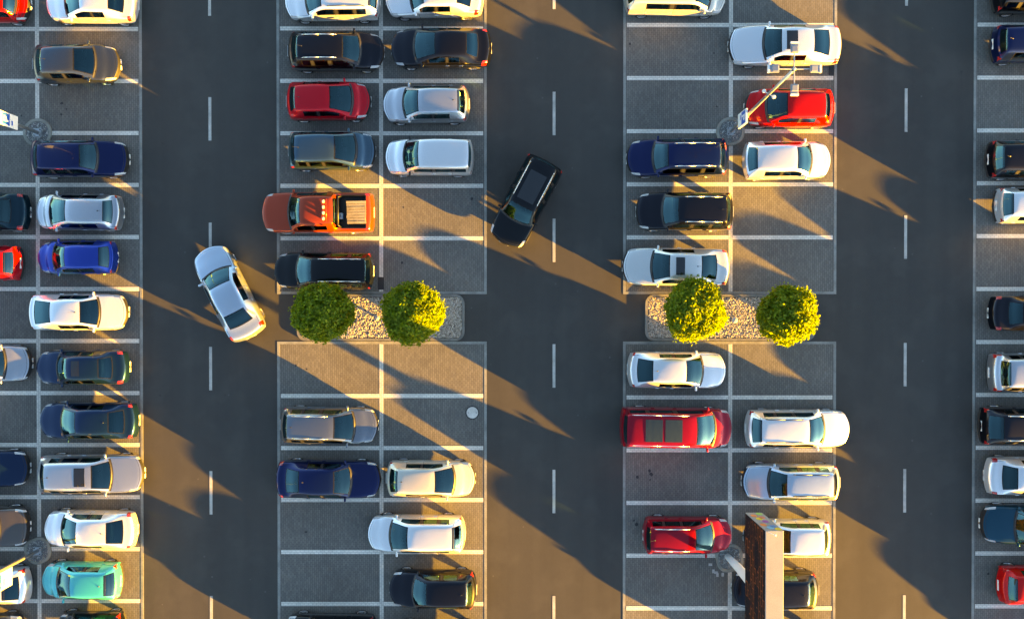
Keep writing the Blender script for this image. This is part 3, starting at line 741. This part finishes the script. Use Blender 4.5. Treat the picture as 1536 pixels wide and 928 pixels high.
# second block, right column
bc("sedan", "silver white sedan cut by the top edge above the black sedan", 'sedan', WHITE, 577, 726, -4, 56, 616, 635, 685, 707, 'L', seat=M_SEATB)
bc("sedan", "large black sedan with red rear lights beside the middle lane", 'sedan', BLACKM, 586, 738, 71, 57, 621, 653, 699, 718, 'L', opts=('chromehandle',), seat=M_SEATG)
bc("hatchback", "silver hatchback facing the red hatchback, golden rear window", 'hatch', SILVER, 574, 705, 156, 54, 605, 627, 686, 698, 'L', opts=('antenna',))
bc("van", "small white van with ribbed roof above the empty bays", 'van', WHITE, 578, 711, 236, 53, 606, 627, 703, 708, 'L', cat="van", Hk=.97, opts=('blackmirror',))
bc("hatchback", "cream hatchback facing right above the white estate that sticks over the centre line", 'hatch', CREAM, 714, 579, 718, 54, 682, 652, 596, 584, opts=('antenna',))
bc("estate_car", "white estate car sticking out over the centre line of the second block", 'estate', WHITE, 551, 699, 801, 56, 585, 611, 678, 693, 'L', opts=())
bc("hatchback", "black hatchback with blazing sun glint on its rear window", 'hatch', BLACKM, 583, 716, 884, 56, 619, 640, 698, 709, 'L', opts=('antenna',), seat=M_SEATG)
bc("hatchback", "dark hatchback almost wholly below the bottom edge under the black hatchback", 'hatch', GREY, 588, 722, 962, 55, head='L')
# moving cars
bc("sedan", "ice white sedan driving at an angle in the left lane", 'sedan', BSILVER, 0, 0, 440, 59, pair=((310, 372), (378, 506)), frac=(.26, .42, .72, .86), group="cars driving in the lanes", opts=())
bc("suv", "black off-road car with roof rails driving at an angle in the middle lane", 'suv', BLACK, 0, 0, 303, 60, pair=((755, 366), (820, 242)), frac=(.27, .43, .93, .97), group="cars driving in the lanes", opts=('brightrails', ('sunroof', .25, 1.7, .42)))
# third block, left column
bc("hatchback", "cream gold hatchback cut by the top edge in the third block", 'hatch', CREAM, 1089, 935, -7, 55, 1066, 1044, 952, 941, seat=M_SEATB)
bc("estate_car", "navy estate car with bright roof rails below the upper lamp base", 'estate', NAVY, 939, 1093, 236, 56, 979, 1003, 1080, 1088, 'L', opts=('brightrails',))
bc("suv", "black crossover with white number plate and bright roof rails", 'suv', BLACKM, 953, 1099, 317, 57, 993, 1019, 1090, 1096, 'L', opts=('brightrails', 'antenna'), Hk=.97)
bc("sedan", "cream sedan with black sunroof beside the right island's first tree", 'sedan', PEARL, 933, 1094, 400, 57, 977, 1005, 1053, 1076, 'L', opts=(('sunroof', .28, .70, .42), 'antenna'))
bc("sedan", "white sedan with large dark rear window just below the right island", 'sedan', WHITE, 1089, 940, 555, 55, 1054, 1030, 980, 955, opts=('antenna',))
bc("van", "red van with two large glass roof panels", 'van', DRED, 1097, 929, 641, 60, 1073, 1046, 938, 933, cat="van", Hk=1.0, opts=('brightrails', ('roof_glass', .70, 1.50, .52), ('roof_glass', 1.62, 2.42, .52)), seat=M_SEATG)
bc("estate_car", "dark red estate car with bright roof rails left of the billboard", 'estate', DRED, 1098, 963, 803, 54, 1070, 1044, 976, 968, opts=('brightrails', 'antenna'), Hk=1.04)
# third block, right column
bc("sedan", "large white luxury sedan with black sunroof under the lamp heads", 'sedan', WHITE, 1092, 1261, 67, 59, 1145, 1173, 1222, 1245, 'L', opts=(('sunroof', .22, .74, .44), 'chromehandle'))
bc("hatchback", "bright red hatchback under the upper lamp pole", 'hatch', SCARLET, 1116, 1251, 161, 56, 1149, 1182, 1239, 1246, 'L', opts=())
bc("sedan", "white compact sedan facing right below the bright red hatchback", 'sedan', WHITE, 1246, 1113, 240, 56, 1217, 1197, 1137, 1121, seat=M_SEATB)
bc("estate_car", "white estate car glowing in the sun at the right lane", 'estate', WHITE, 1274, 1116, 643, 57, 1236, 1215, 1143, 1127, opts=('rails',))
bc("estate_car", "ice silver estate car above the billboard", 'estate', BSILVER, 1112, 1259, 723, 54, 1152, 1181, 1251, 1256, 'L', opts=('rails',))
bc("minivan", "white minivan half hidden behind the billboard's upper end", 'mpv', WHITE, 1115, 1245, 806, 54, 1150, 1186, 1237, 1242, 'L', Hk=.97)
bc("hatchback", "black hatchback half hidden behind the billboard", 'hatch', BLACKM, 1097, 1227, 885, 56, 1130, 1155, 1212, 1222, 'L', opts=('antenna',), seat=M_SEATB)
# right block (cut by the frame)
bc("estate_car", "dark car with golden side cut by the top right corner", 'estate', BLACKM, 1632, 1488, -9, 55, rr=1506, gb=1496)
bc("hatchback", "blue hatchback at the right edge near the top right corner", 'hatch', NAVY, 1614, 1486, 65, 54, rr=1512, gb=1499, opts=('antenna',))
bc("suv", "bronze black estate car at the right edge above the white hatchback", 'estate', BLACKM, 1628, 1479, 239, 56, rr=1508, gb=1492, opts=('antenna',))
bc("hatchback", "white hatchback with red corner lights at the right edge", 'hatch', WHITE, 1614, 1491, 308, 53, rr=1521, gb=1503)
bc("sedan", "black sedan with red rear lights at the right edge, level with the trees", 'sedan', BLACKM, 1628, 1481, 470, 54, rr=1536, gb=1511, opts=('tint',))
bc("minivan", "silver minivan with red corner lights at the right edge", 'mpv', SILVER, 1622, 1480, 558, 58, rr=1517, gb=1500)
bc("suv", "black crossover with bright roof rails at the right edge", 'suv', BLACKM, 1622, 1468, 638, 56, rr=1507, gb=1478, opts=('brightrails',), Hk=.95)
bc("sedan", "white sedan with long tail at the right edge", 'sedan', WHITE, 1628, 1475, 714, 57, rr=1528, gb=1502)
bc("suv", "teal car with white number plate, nose out at the right edge", 'sedan', TEAL, 1470, 1622, 787, 58, 1522, 1545, head='L', seat=M_SEATB, Hk=1.05)
bc("hatchback", "red hatchback in the bottom right corner", 'hatch', SCARLET, 1618, 1494, 877, 56, rr=1527, gb=1511)

# ------------------------------------------------------------------ the pickup's bed and what is in it
M_LAMPG = lens_mat("roof_lamp_glass", (0.75, 0.66, 0.42)); M_WOOD = concrete_mat("weathered_wood", (0.34, 0.27, 0.17), 0.4)
xa, xb, hw = pd['xg']-.04, pd['deck']+.02, pd['W2']*.80; zf_, zt_ = .70, pd['zt']+.0
bm = bmesh.new(); t_ = .03
add_box(bm, ((xa+xb)/2, 0, zf_-.02), (xa-xb, 2*hw, .04))
for c_, s_ in (((xa, 0, (zf_+zt_)/2), (t_, 2*hw, zt_-zf_)), ((xb, 0, (zf_+zt_)/2-.02), (t_, 2*hw, zt_-zf_-.04)), (((xa+xb)/2, hw, (zf_+zt_)/2-.01), (xa-xb, t_, zt_-zf_-.02)), (((xa+xb)/2, -hw, (zf_+zt_)/2-.01), (xa-xb, t_, zt_-zf_-.02))):
    add_box(bm, c_, s_)
for k in range(14): add_box(bm, ((xa+xb)/2, -hw+.06+k*(2*hw-.12)/13, zf_+.006), (xa-xb-.06, .03, .012))
link("bed_liner", bm_mesh("bed_liner", bm, M_TRIM), pk)
bm = bmesh.new()
for p_, q_ in (((xa-.12, -hw+.05, zt_-.05), (xa-.05, -hw+.12, zt_+.30)), ((xa-.05, -hw+.12, zt_+.30), (xa-.05, hw-.12, zt_+.30)), ((xa-.05, hw-.12, zt_+.30), (xa-.12, hw-.05, zt_-.05))): add_tube(bm, p_, q_, .035, .035, 10)
link("roll_bar", bm_mesh("roll_bar", bm, M_TRIM, True), pk)
lbx = pd['xrr']+.40
bm = bmesh.new(); zz_ = pd['roofz'](lbx, 0)+.05; add_tube(bm, (lbx-.12, -.52, zz_), (lbx-.12, .52, zz_), .025, .025, 10)
for y_ in (-.5, .5): add_tube(bm, (lbx-.12, y_, zz_), (lbx-.12, y_*1.05, zz_-.12), .02, .02, 8)
link("light_bar", bm_mesh("light_bar", bm, MATS["paint_orange_red"], True), pk)
for y_ in (-.40, -.135, .135, .40):
    bm = bmesh.new(); bmesh.ops.create_uvsphere(bm, u_segments=12, v_segments=8, radius=.085)
    bmesh.ops.scale(bm, vec=(.8, 1, .8), verts=bm.verts[:]); bmesh.ops.translate(bm, vec=(lbx+.0, y_, zz_+.04), verts=bm.verts[:])
    link("roof_lamp", bm_mesh("roof_lamp", bm, M_LAMPG, True), pk)
cpx, cpy = at(534.5, 318.5, 1.1)
cr = thing("wooden_crate", "weathered wooden crate lying in the bed of the orange pickup", "crate", (cpx, cpy, zf_+.012), R(1))
for k in range(8):
    link("plank", box_mesh("plank", (random.uniform(-.01, .01), -.48+k*.137, .40+random.uniform(-.006, .006)), (.90+random.uniform(-.03, .03), .118, .022), M_WOOD), cr)
for sx_ in (-.40, 0, .40): link("bearer", box_mesh("bearer", (sx_, 0, .34), (.08, 1.04, .09), M_WOOD), cr)
for sx_ in (-.44, .44):
    for k in range(2): link("side_board", box_mesh("side_board", (sx_, 0, .08+.14*k), (.02, 1.06, .11), M_WOOD), cr)
bxx, bxy = at(511, 324, 1.0)
bx_ = thing("tool_box", "small blue grey box in the front corner of the pickup's bed", "box", (bxx, bxy, zf_+.012))
M_BOXB = simple("blue_grey_plastic", (0.20, 0.27, 0.38), 0.5)
link("case", box_mesh("case", (0, 0, .13), (.20, .28, .26), M_BOXB, .02), bx_); link("lid", box_mesh("lid", (0, 0, .28), (.21, .29, .04), M_BOXB, .01), bx_)
link("carry_handle", tube_mesh("carry_handle", (0, -.07, .315), (0, .07, .315), .012, .012, M_TRIM, 8), bx_)

# ------------------------------------------------------------------ lamp posts, their round surrounds and the parking signs
M_RING = concrete_mat("surround_concrete", (0.25, 0.24, 0.205), 0.3)
M_COB, _t2, _b2 = new_mat("cobble"); _r2 = N(_t2, "ShaderNodeNewGeometry").outputs["Random Per Island"]
_t2.links.new(ramp(_t2, _r2, [(0, (.18, .18, .175)), (.5, (.32, .315, .30)), (1, (.50, .49, .46))]), _b2.inputs["Base Color"]); _b2.inputs["Roughness"].default_value = .8
M_MORT = simple("mortar_bed", (0.16, 0.16, 0.155), 0.9)
M_BLUE = simple("sign_blue", (0.010, 0.085, 0.42), 0.4)
def surround(px, py, r, label, square=0.0):
    x, y = at(px, py); n = 40
    k = thing("pole_surround", label, "pole surround", (x, y, 0), random.uniform(0, 1), "pole surrounds in the paving")
    def rad(a): return r*(1+square*(abs(math.cos(2*(a)))**3)*(-.10)+.012*math.sin(3*a))
    vs, fs = [], []
    for (q, z) in ((1, 0), (1, .05), (.97, .07), (.80, .07), (.78, .055), (.78, .0)):
        for i in range(n): a = 2*math.pi*i/n; vs.append((rad(a)*q*math.cos(a), rad(a)*q*math.sin(a), z))
    for L in range(5):
        for i in range(n): fs.append((L*n+i, L*n+(i+1) % n, (L+1)*n+(i+1) % n, (L+1)*n+i))
    link("kerb_ring", mesh("kerb_ring", vs, fs, M_RING), k)
    link("bed", mesh("bed", [(rad(2*math.pi*i/n)*.79*math.cos(2*math.pi*i/n), rad(2*math.pi*i/n)*.79*math.sin(2*math.pi*i/n), .03) for i in range(n)], [tuple(range(n))], M_MORT), k)
    pts = []
    for rr_ in np.arange(.10, r*.75, .078):
        m = int(2*math.pi*rr_/.082)
        for i in range(m): a = 2*math.pi*i/m+rr_*7; pts.append((rr_*math.cos(a)+random.uniform(-.01, .01), rr_*math.sin(a)+random.uniform(-.01, .01)))
    c_ = stones("cobbles", np.array(pts), .043, M_COB, k, .035); c_["kind"] = "stuff"
    return x, y
def lamp(px, py, top, label, zt=9.0, cams=True):
    x, y = at(px, py); tx, ty = at(*top, zt)
    o = thing("street_lamp", label, "street lamp", (x, y, 0.05), 0, "four-headed lamp posts between the bays")
    d = Vector((tx-x, ty-y, zt-.05))
    link("base_plate", box_mesh("base_plate", (0, 0, .03), (.40, .40, .03), M_GALV, .004), o)
    for sx_ in (-.14, .14):
        for sy_ in (-.14, .14): link("anchor_bolt", tube_mesh("anchor_bolt", (sx_, sy_, .04), (sx_, sy_, .10), .022, .022, M_TRIM, 8), o)
    bm = bmesh.new(); add_tube(bm, (0, 0, .04), d, .085, .05, 14); link("pole", bm_mesh("pole", bm, M_GALV, True), o)
    bm = bmesh.new(); add_tube(bm, d+Vector((0, 0, -.1)), d+Vector((0, 0, .08)), .07, .06, 10); link("pole_cap", bm_mesh("pole_cap", bm, M_GALV, True), o)
    for k, (ux, uy) in enumerate(((-1, 0), (1, 0), (0, 1), (0, -1))):
        a = d+Vector((ux*.05, uy*.05, 0)); e = d+Vector((ux*.60, uy*.60, .03)); ar = link("lamp_arm", tube_mesh("lamp_arm", a, e, .03, .025, M_GALV, 8), o)
        rot = Matrix.Rotation(math.atan2(uy, ux), 3, 'Z') @ Matrix.Rotation(R(4), 3, 'Y')
        bm = bmesh.new(); add_box(bm, e+Vector((ux*.19, uy*.19, .02)), (.42, .30, .07), rot, .02); add_box(bm, e+Vector((ux*.13, uy*.13, .065)), (.22, .22, .05), rot, .015)
        h = link("lamp_head", bm_mesh("lamp_head", bm, M_HEADM), o)
        link("lamp_lens", box_mesh("lamp_lens", e+Vector((ux*.22, uy*.22, -.02)), (.28, .24, .02), M_PLATE, 0, rot), h)
        link("end_band", box_mesh("end_band", e+Vector((ux*.375, uy*.375, .018)), (.08, .305, .085), M_WHITEM, .01, rot), h)
    if cams:
        m = d*.66
        for q in (-.2, .2):
            bm = bmesh.new(); add_tube(bm, m, m+Vector((q, -q*.6, .02)), .02, .02, 8); r_ = bmesh.ops.create_uvsphere(bm, u_segments=10, v_segments=8, radius=.085)["verts"]
            bmesh.ops.translate(bm, vec=m+Vector((q, -q*.6, .02)), verts=r_); link("camera_ball", bm_mesh("camera_ball", bm, M_WHITEM, True), o)
    return o
M_HEADM = simple("lamp_head_metal", (0.34, 0.36, 0.38), 0.3, 0.6)
def text_mesh(name, s_, size, mat, depth=.003):
    cu = bpy.data.curves.new(name, 'FONT'); cu.body = s_; cu.size = size; cu.align_x = 'CENTER'; cu.align_y = 'CENTER'; cu.extrude = depth; cu.offset = size*.02
    tmp = bpy.data.objects.new("tmp", cu); COL.objects.link(tmp)
    me = bpy.data.meshes.new_from_object(tmp.evaluated_get(bpy.context.evaluated_depsgraph_get())); bpy.data.objects.remove(tmp); bpy.data.curves.remove(cu)
    me.name = name; me.materials.clear(); me.materials.append(mat); return me
def p_sign(x, y, z0, label, wd, ht, oy, ox=0.0, rz=0.0, sq=None):
    """two-faced panel standing east-west proud of the pole; faces look east and west"""
    o = thing("parking_sign", label, "parking sign", (x+ox, y+oy, z0), rz, "parking signs on the lamp posts")
    link("panel", box_mesh("panel", (0, 0, ht/2), (.09, wd, ht), M_WHITEM, .012), o)
    for s_ in (1, -1):
        q = wd*.84; zc = (ht-.10-q/2) if sq is None else sq+q/2
        f = link("blue_square", box_mesh("blue_square", (s_*.049, 0, zc), (.006, q, q), M_BLUE), o)
        t = link("letter", text_mesh("letter", "P", q*1.05, M_WHITEM), f); t.location = (s_*.055, 0, zc); t.rotation_euler = (R(90), 0, R(90)*s_)
        link("blue_bar", box_mesh("blue_bar", (s_*.049, -.1*s_, zc-q/2-.18), (.006, q*.4, .10), M_BLUE), o)
    link("bracket", box_mesh("bracket", (-ox*.5, -oy*.5, ht*.8), (.06 if abs(ox) < .05 else abs(ox), .06 if abs(oy) < .05 else abs(oy)*.9, .05), M_GALV), o)
    return o
surround(57, 199.5, .70, "round cobbled surround of the upper left lamp post")
surround(1095.5, 197.5, .70, "round cobbled surround of the upper right lamp post")
surround(57.5, 825, .69, "round cobbled surround of the lower left lamp post beside the white sedan", .6)
surround(1094, 836, .74, "rounded cobbled surround at the foot of the billboard pole", 1.0)
lamp(57.5, 199.5, (-160, 115), "lamp post leaning out of the picture at the upper left with a parking sign", cams=False)
lamp(57.5, 825, (-160, 940), "lamp post at the lower left, sunlit gold, carrying a white sign", cams=False)
lamp(1096, 197.5, (1191, 104), "grey lamp post with four heads above the white luxury sedan")
sx_, sy_ = at(57.5, 199.5)
p_sign(sx_-.02, sy_+.02, 1.9, "white sign with a blue parking letter at the upper left edge", .62, 1.75, 0.02, .16, 0, .62)
sx_, sy_ = at(57.5, 825)
p_sign(sx_, sy_, 2.1, "bright white sign panel at the lower left edge above a silver white hatchback", .84, 1.75, -.52, 0, 0, .80)
sx_, sy_ = at(1096, 197.5)
p_sign(sx_, sy_, 2.0, "blue parking sign on the lamp post by the bright red hatchback", .66, 1.25, .02, -.17, 0)

# ------------------------------------------------------------------ billboard
bxw, byn = at(1118, 768, 4.0); thick, blen, bz0, bz1 = .74, 6.5, 4.0, 6.8
M_BBTOP = concrete_mat("billboard_cladding", (0.30, 0.295, 0.285), 0.08)
m_, t_2, b_2 = new_mat("billboard_print"); co_ = coords(t_2)
mp_ = N(t_2, "ShaderNodeMapping"); mp_.inputs["Rotation"].default_value = (0, R(90), R(90)); t_2.links.new(co_, mp_.inputs[0])
sx2 = N(t_2, "ShaderNodeSeparateXYZ"); t_2.links.new(co_, sx2.inputs[0]); cb = N(t_2, "ShaderNodeCombineXYZ"); t_2.links.new(sx2.outputs[1], cb.inputs[0]); t_2.links.new(sx2.outputs[2], cb.inputs[1])
br_ = N(t_2, "ShaderNodeTexBrick"); t_2.links.new(cb.outputs[0], br_.inputs[0]); br_.inputs["Scale"].default_value = 1
for k_, v_ in (("Brick Width", .62), ("Row Height", .23), ("Mortar Size", .034), ("Mortar Smooth", .2)): br_.inputs[k_].default_value = v_
br_.inputs["Color1"].default_value = (.010, .007, .0065, 1); br_.inputs["Color2"].default_value = (.020, .011, .009, 1); br_.inputs["Mortar"].default_value = (.20, .058, .026, 1)
bw_ = N(t_2, "ShaderNodeTexBrick"); t_2.links.new(cb.outputs[0], bw_.inputs[0]); bw_.inputs["Scale"].default_value = 1
for k_, v_ in (("Brick Width", 1.9), ("Row Height", 1.25), ("Mortar Size", .34), ("Mortar Smooth", .02)): bw_.inputs[k_].default_value = v_
c_ = mixc(t_2, bw_.outputs["Fac"], (.012, .011, .014), br_.outputs[0])
nz_ = noise(t_2, 1.2, 4, .6, co_); c_ = mixc(t_2, ramp(t_2, nz_, [(.5, (0, 0, 0)), (.62, (.85,)*3)]), c_, (.014, .013, .016))
nd_ = noise(t_2, 9, 2, .5, co_); c_ = mixc(t_2, ramp(t_2, nd_, [(.66, (0, 0, 0)), (.7, (.8,)*3)]), c_, (.16, .08, .05))
t_2.links.new(c_, b_2.inputs["Base Color"]); b_2.inputs["Roughness"].default_value = .6; b_2.inputs["Specular IOR Level"].default_value = .05
bb = thing("billboard", "tall billboard box with dark printed face on a white pole", "billboard", (bxw+thick/2, byn-blen/2, 0))
link("cabinet", box_mesh("cabinet", (0, 0, (bz0+bz1)/2), (thick, blen, bz1-bz0), M_BBTOP, .02), bb)
link("top_sheet", box_mesh("top_sheet", (0, -.6, bz1+.004), (thick-.05, .012, .012), M_TRIM), bb)
link("printed_face", box_mesh("printed_face", (-thick/2-.006, 0, (bz0+bz1)/2), (.014, blen-.06, bz1-bz0-.06), m_), bb)
link("printed_face", box_mesh("printed_face", (thick/2+.006, 0, (bz0+bz1)/2), (.014, blen-.06, bz1-bz0-.06), m_), bb)
for (u_, v_, c3, nm_) in ((.28, .2, (.75, .22, .05), 'orange'), (.71, .09, (.25, .50, .08), 'green'), (.39, .37, (.80, .55, .03), 'yellow'), (.56, .52, (.30, .08, .30), 'purple'), (.23, .70, (.75, .25, .04), 'orange'),
                        (.68, .78, (.03, .20, .50), 'blue'), (.8, .93, (.70, .60, .05), 'yellow'), (.45, .85, (.10, .40, .65), 'pale blue'), (.62, .30, (.65, .18, .10), 'red')):
    bm = bmesh.new(); n_ = 18
    vs_ = [bm.verts.new((-thick/2+u_*thick+.13*math.copysign(abs(math.cos(a))**.7, math.cos(a)), blen/2+.006, bz0+v_*(bz1-bz0)+.19*math.copysign(abs(math.sin(a))**.7, math.sin(a)))) for a in [2*math.pi*k/n_ for k in range(n_)]]
    f_ = bm.faces.new(vs_); ex = bmesh.ops.extrude_face_region(bm, geom=[f_]); bmesh.ops.translate(bm, vec=(0, -.004, 0), verts=[q for q in ex["geom"] if isinstance(q, bmesh.types.BMVert)])
    o_ = link("colour_patch", bm_mesh("colour_patch", bm, simple("patch_"+nm_.replace(' ', '_'), c3, .5)), bb); o_["label"] = nm_+" printed patch"
fx, fy = at(1094, 835); fx -= bxw+thick/2; fy -= byn-blen/2
bm = bmesh.new(); add_tube(bm, (fx-.10, fy+.05, .03), (fx+.0, fy, 1.6), .15, .20, 18, False); add_tube(bm, (fx, fy, 1.6), (fx*.3, fy, bz0+.05), .20, .23, 18, False); bmesh.ops.remove_doubles(bm, verts=bm.verts[:], dist=.002)
link("pole", bm_mesh("pole", bm, M_WHITEM, True), bb)
hx, hy = at(1158, 800, 6.9); hx -= bxw+thick/2; hy -= byn-blen/2
bm = bmesh.new(); add_tube(bm, (hx-.12, hy+.05, bz1), (hx+.14, hy-.06, bz1+.10), .012, .012, 6); r_ = bmesh.ops.create_uvsphere(bm, u_segments=8, v_segments=6, radius=.045)["verts"]; bmesh.ops.translate(bm, vec=(hx+.14, hy-.06, bz1+.10), verts=r_)
link("lifting_hook", bm_mesh("lifting_hook", bm, M_WHITEM, True), bb)

# ------------------------------------------------------------------ small things on the ground
M_IRON = simple("cast_iron", (0.05, 0.05, 0.05), 0.6, 0.4); M_COVER = concrete_mat("cover_concrete", (0.56, 0.53, 0.48), 0.2)
x_, y_ = at(708.5, 618.5); mh = thing("manhole_cover", "round pale manhole cover in the empty bay below the left island", "manhole cover", (x_, y_, 0))
bm = bmesh.new(); bmesh.ops.create_cone(bm, cap_ends=True, segments=32, radius1=.34, radius2=.34, depth=.02); bmesh.ops.translate(bm, vec=(0, 0, .006), verts=bm.verts[:]); link("frame", bm_mesh("frame", bm, M_IRON), mh)
bm = bmesh.new(); bmesh.ops.create_cone(bm, cap_ends=True, segments=32, radius1=.285, radius2=.28, depth=.02); bmesh.ops.translate(bm, vec=(0, 0, .012), verts=bm.verts[:]); link("lid", bm_mesh("lid", bm, M_COVER), mh)
for a in (0, math.pi): link("lifting_hole", box_mesh("lifting_hole", (.2*math.cos(a), .2*math.sin(a), .0225), (.05, .03, .003), M_TRIM), mh)
for px, py, wx_, wy_, lb in ((571.5, 425, .30, .62, "dark drain grate at the corner of the left island beside the black estate"), (1247, 104, .26, .58, "dark drain grate beside the lane behind the white luxury sedan")):
    x_, y_ = at(px, py); dg = thing("drain_grate", lb, "drain grate", (x_, y_, 0), 0, "drain grates in the paving")
    link("frame", box_mesh("frame", (0, 0, .008), (wx_, wy_, .016), M_TRIM), dg)
    bm = bmesh.new(); nb = 12
    for k in range(nb): add_box(bm, (0, -wy_/2+.04+k*(wy_-.08)/(nb-1), .018), (wx_-.05, .018, .012))
    link("bars", bm_mesh("bars", bm, M_IRON), dg)["kind"] = "stuff"
M_DOME = simple("dome_light_cover", (0.42, 0.43, 0.44), 0.3)
for px, py, r_, lb in ((1102, 480, .155, "small white dome light between the two trees of the right island"), (566, 477, .11, "small white garden light half under the left island's sunlit tree")):
    x_, y_ = at(px, py, .4); gl_ = thing("garden_light", lb, "garden light", (x_, y_, .06), 0, "garden lights in the gravel")
    link("stem", tube_mesh("stem", (0, 0, 0), (0, 0, .32), r_*.6, r_*.6, M_TRIM, 14), gl_)
    bm = bmesh.new(); bmesh.ops.create_uvsphere(bm, u_segments=20, v_segments=12, radius=r_); bmesh.ops.scale(bm, vec=(1, 1, .7), verts=bm.verts[:]); bmesh.ops.translate(bm, vec=(0, 0, .34), verts=bm.verts[:]); link("dome", bm_mesh("dome", bm, M_DOME, True), gl_)
M_CHIP = concrete_mat("pale_paver", (0.36, 0.35, 0.33), 0.15)
for px, py in ((1065.5, 846), (1070, 856), (1074, 858), (1076, 861.5), (1084, 861)):
    x_, y_ = at(px, py); q = slab("paver", -.09, -.06, .09, .06, .002, .012, M_CHIP, PB[4]); q.location = (x_, y_, 0); q.rotation_euler = (0, 0, R(random.choice((0, 90))))
M_OIL = simple("oil_stain", (0.018, 0.018, 0.019), 0.55)
def stain(px, py, r_, par):
    x_, y_ = at(px, py); n_ = 14; q = [(x_+r_*random.uniform(.5, 1.2)*math.cos(a), y_+r_*random.uniform(.5, 1.2)*math.sin(a), .0065) for a in [2*math.pi*k/n_ for k in range(n_)]]
    link("oil_stain", mesh("oil_stain", q, [tuple(range(n_))], M_OIL), par)
for v_ in ((956, 715, .09, 4), (974, 706, .08, 4), (977, 711, .10, 4), (975, 719, .05, 4), (951, 780, .06, 4), (955, 786, .09, 4), (945, 66, .07, 3), (1071, 80, .05, 3), (1075, 160, .05, 3),
           (93, 155, .08, 0), (100, 164, .05, 0), (92, 172, .06, 0), (32, 174, .05, 0), (603, 394, .07, 1), (708, 298, .08, 1), (605, 311, .05, 1), (459, 797, .07, 2), (444, 548, .06, 2), (460, 553, .05, 2), (1482, 860, .07, 5)):
    stain(v_[0], v_[1], v_[2], PB[v_[3]])
# ------------------------------------------------------------------ unseen cars added beyond the frame, placed to cast shadows into view
inks = [WHITE, BLACKM, SILVER, NAVY, RED, GREY, DNAVY, WHITE, SLATE, BLACK]
kinds = ['sedan', 'hatch', 'estate', 'suv', 'hatch', 'sedan', 'mpv']
names = {'sedan': 'sedan', 'hatch': 'hatchback', 'estate': 'estate_car', 'suv': 'suv', 'mpv': 'minivan'}
def outside(px, py, k, head, sidelab):
    st = kinds[k % 7]; ink = inks[(k*3) % 10]; ln = {'sedan': 142, 'hatch': 128, 'estate': 144, 'suv': 142, 'mpv': 138}[st]
    a, b = (px+ln/2, px-ln/2) if head == 'R' else (px-ln/2, px+ln/2)
    bc(names[st], sidelab, st, ink, a, b, py, 56, head=head, full=False, group="cars parked beyond the frame")
for px, py, k, hd, lb in ((1700, 77, 0, 'R', "added white sedan level with the blue hatchback, beyond the right edge"), (1705, 315, 2, 'L', "added estate car level with the white hatchback, beyond the right edge"),
                     (1700, 232, 3, 'L', "added tall car level with the bronze black estate, beyond the right edge"), (1698, 948, 4, 'R', "added hatchback just below the bottom right corner of the picture"),
                     (1166, 966, 3, 'L', "tall car just below the bottom edge under the billboard"), (1698, 474, 0, 'L', "added sedan level with the trees, beyond the right edge"), (1703, 553, 4, 'R', "added hatchback level with the silver minivan, beyond the right edge"),
                     (1700, 632, 3, 'R', "added tall car level with the black crossover, beyond the right edge"), (1696, 711, 5, 'L', "added sedan level with the long white sedan, beyond the right edge"),
                     (1704, 790, 1, 'R', "added hatchback level with the teal car, beyond the right edge"), (1700, 869, 6, 'L', "added minivan level with the red corner hatchback, beyond the right edge"),
                     (1702, 1027, 5, 'R', "added sedan beyond the bottom right corner of the picture")):
    outside(px, py, k, hd, lb)
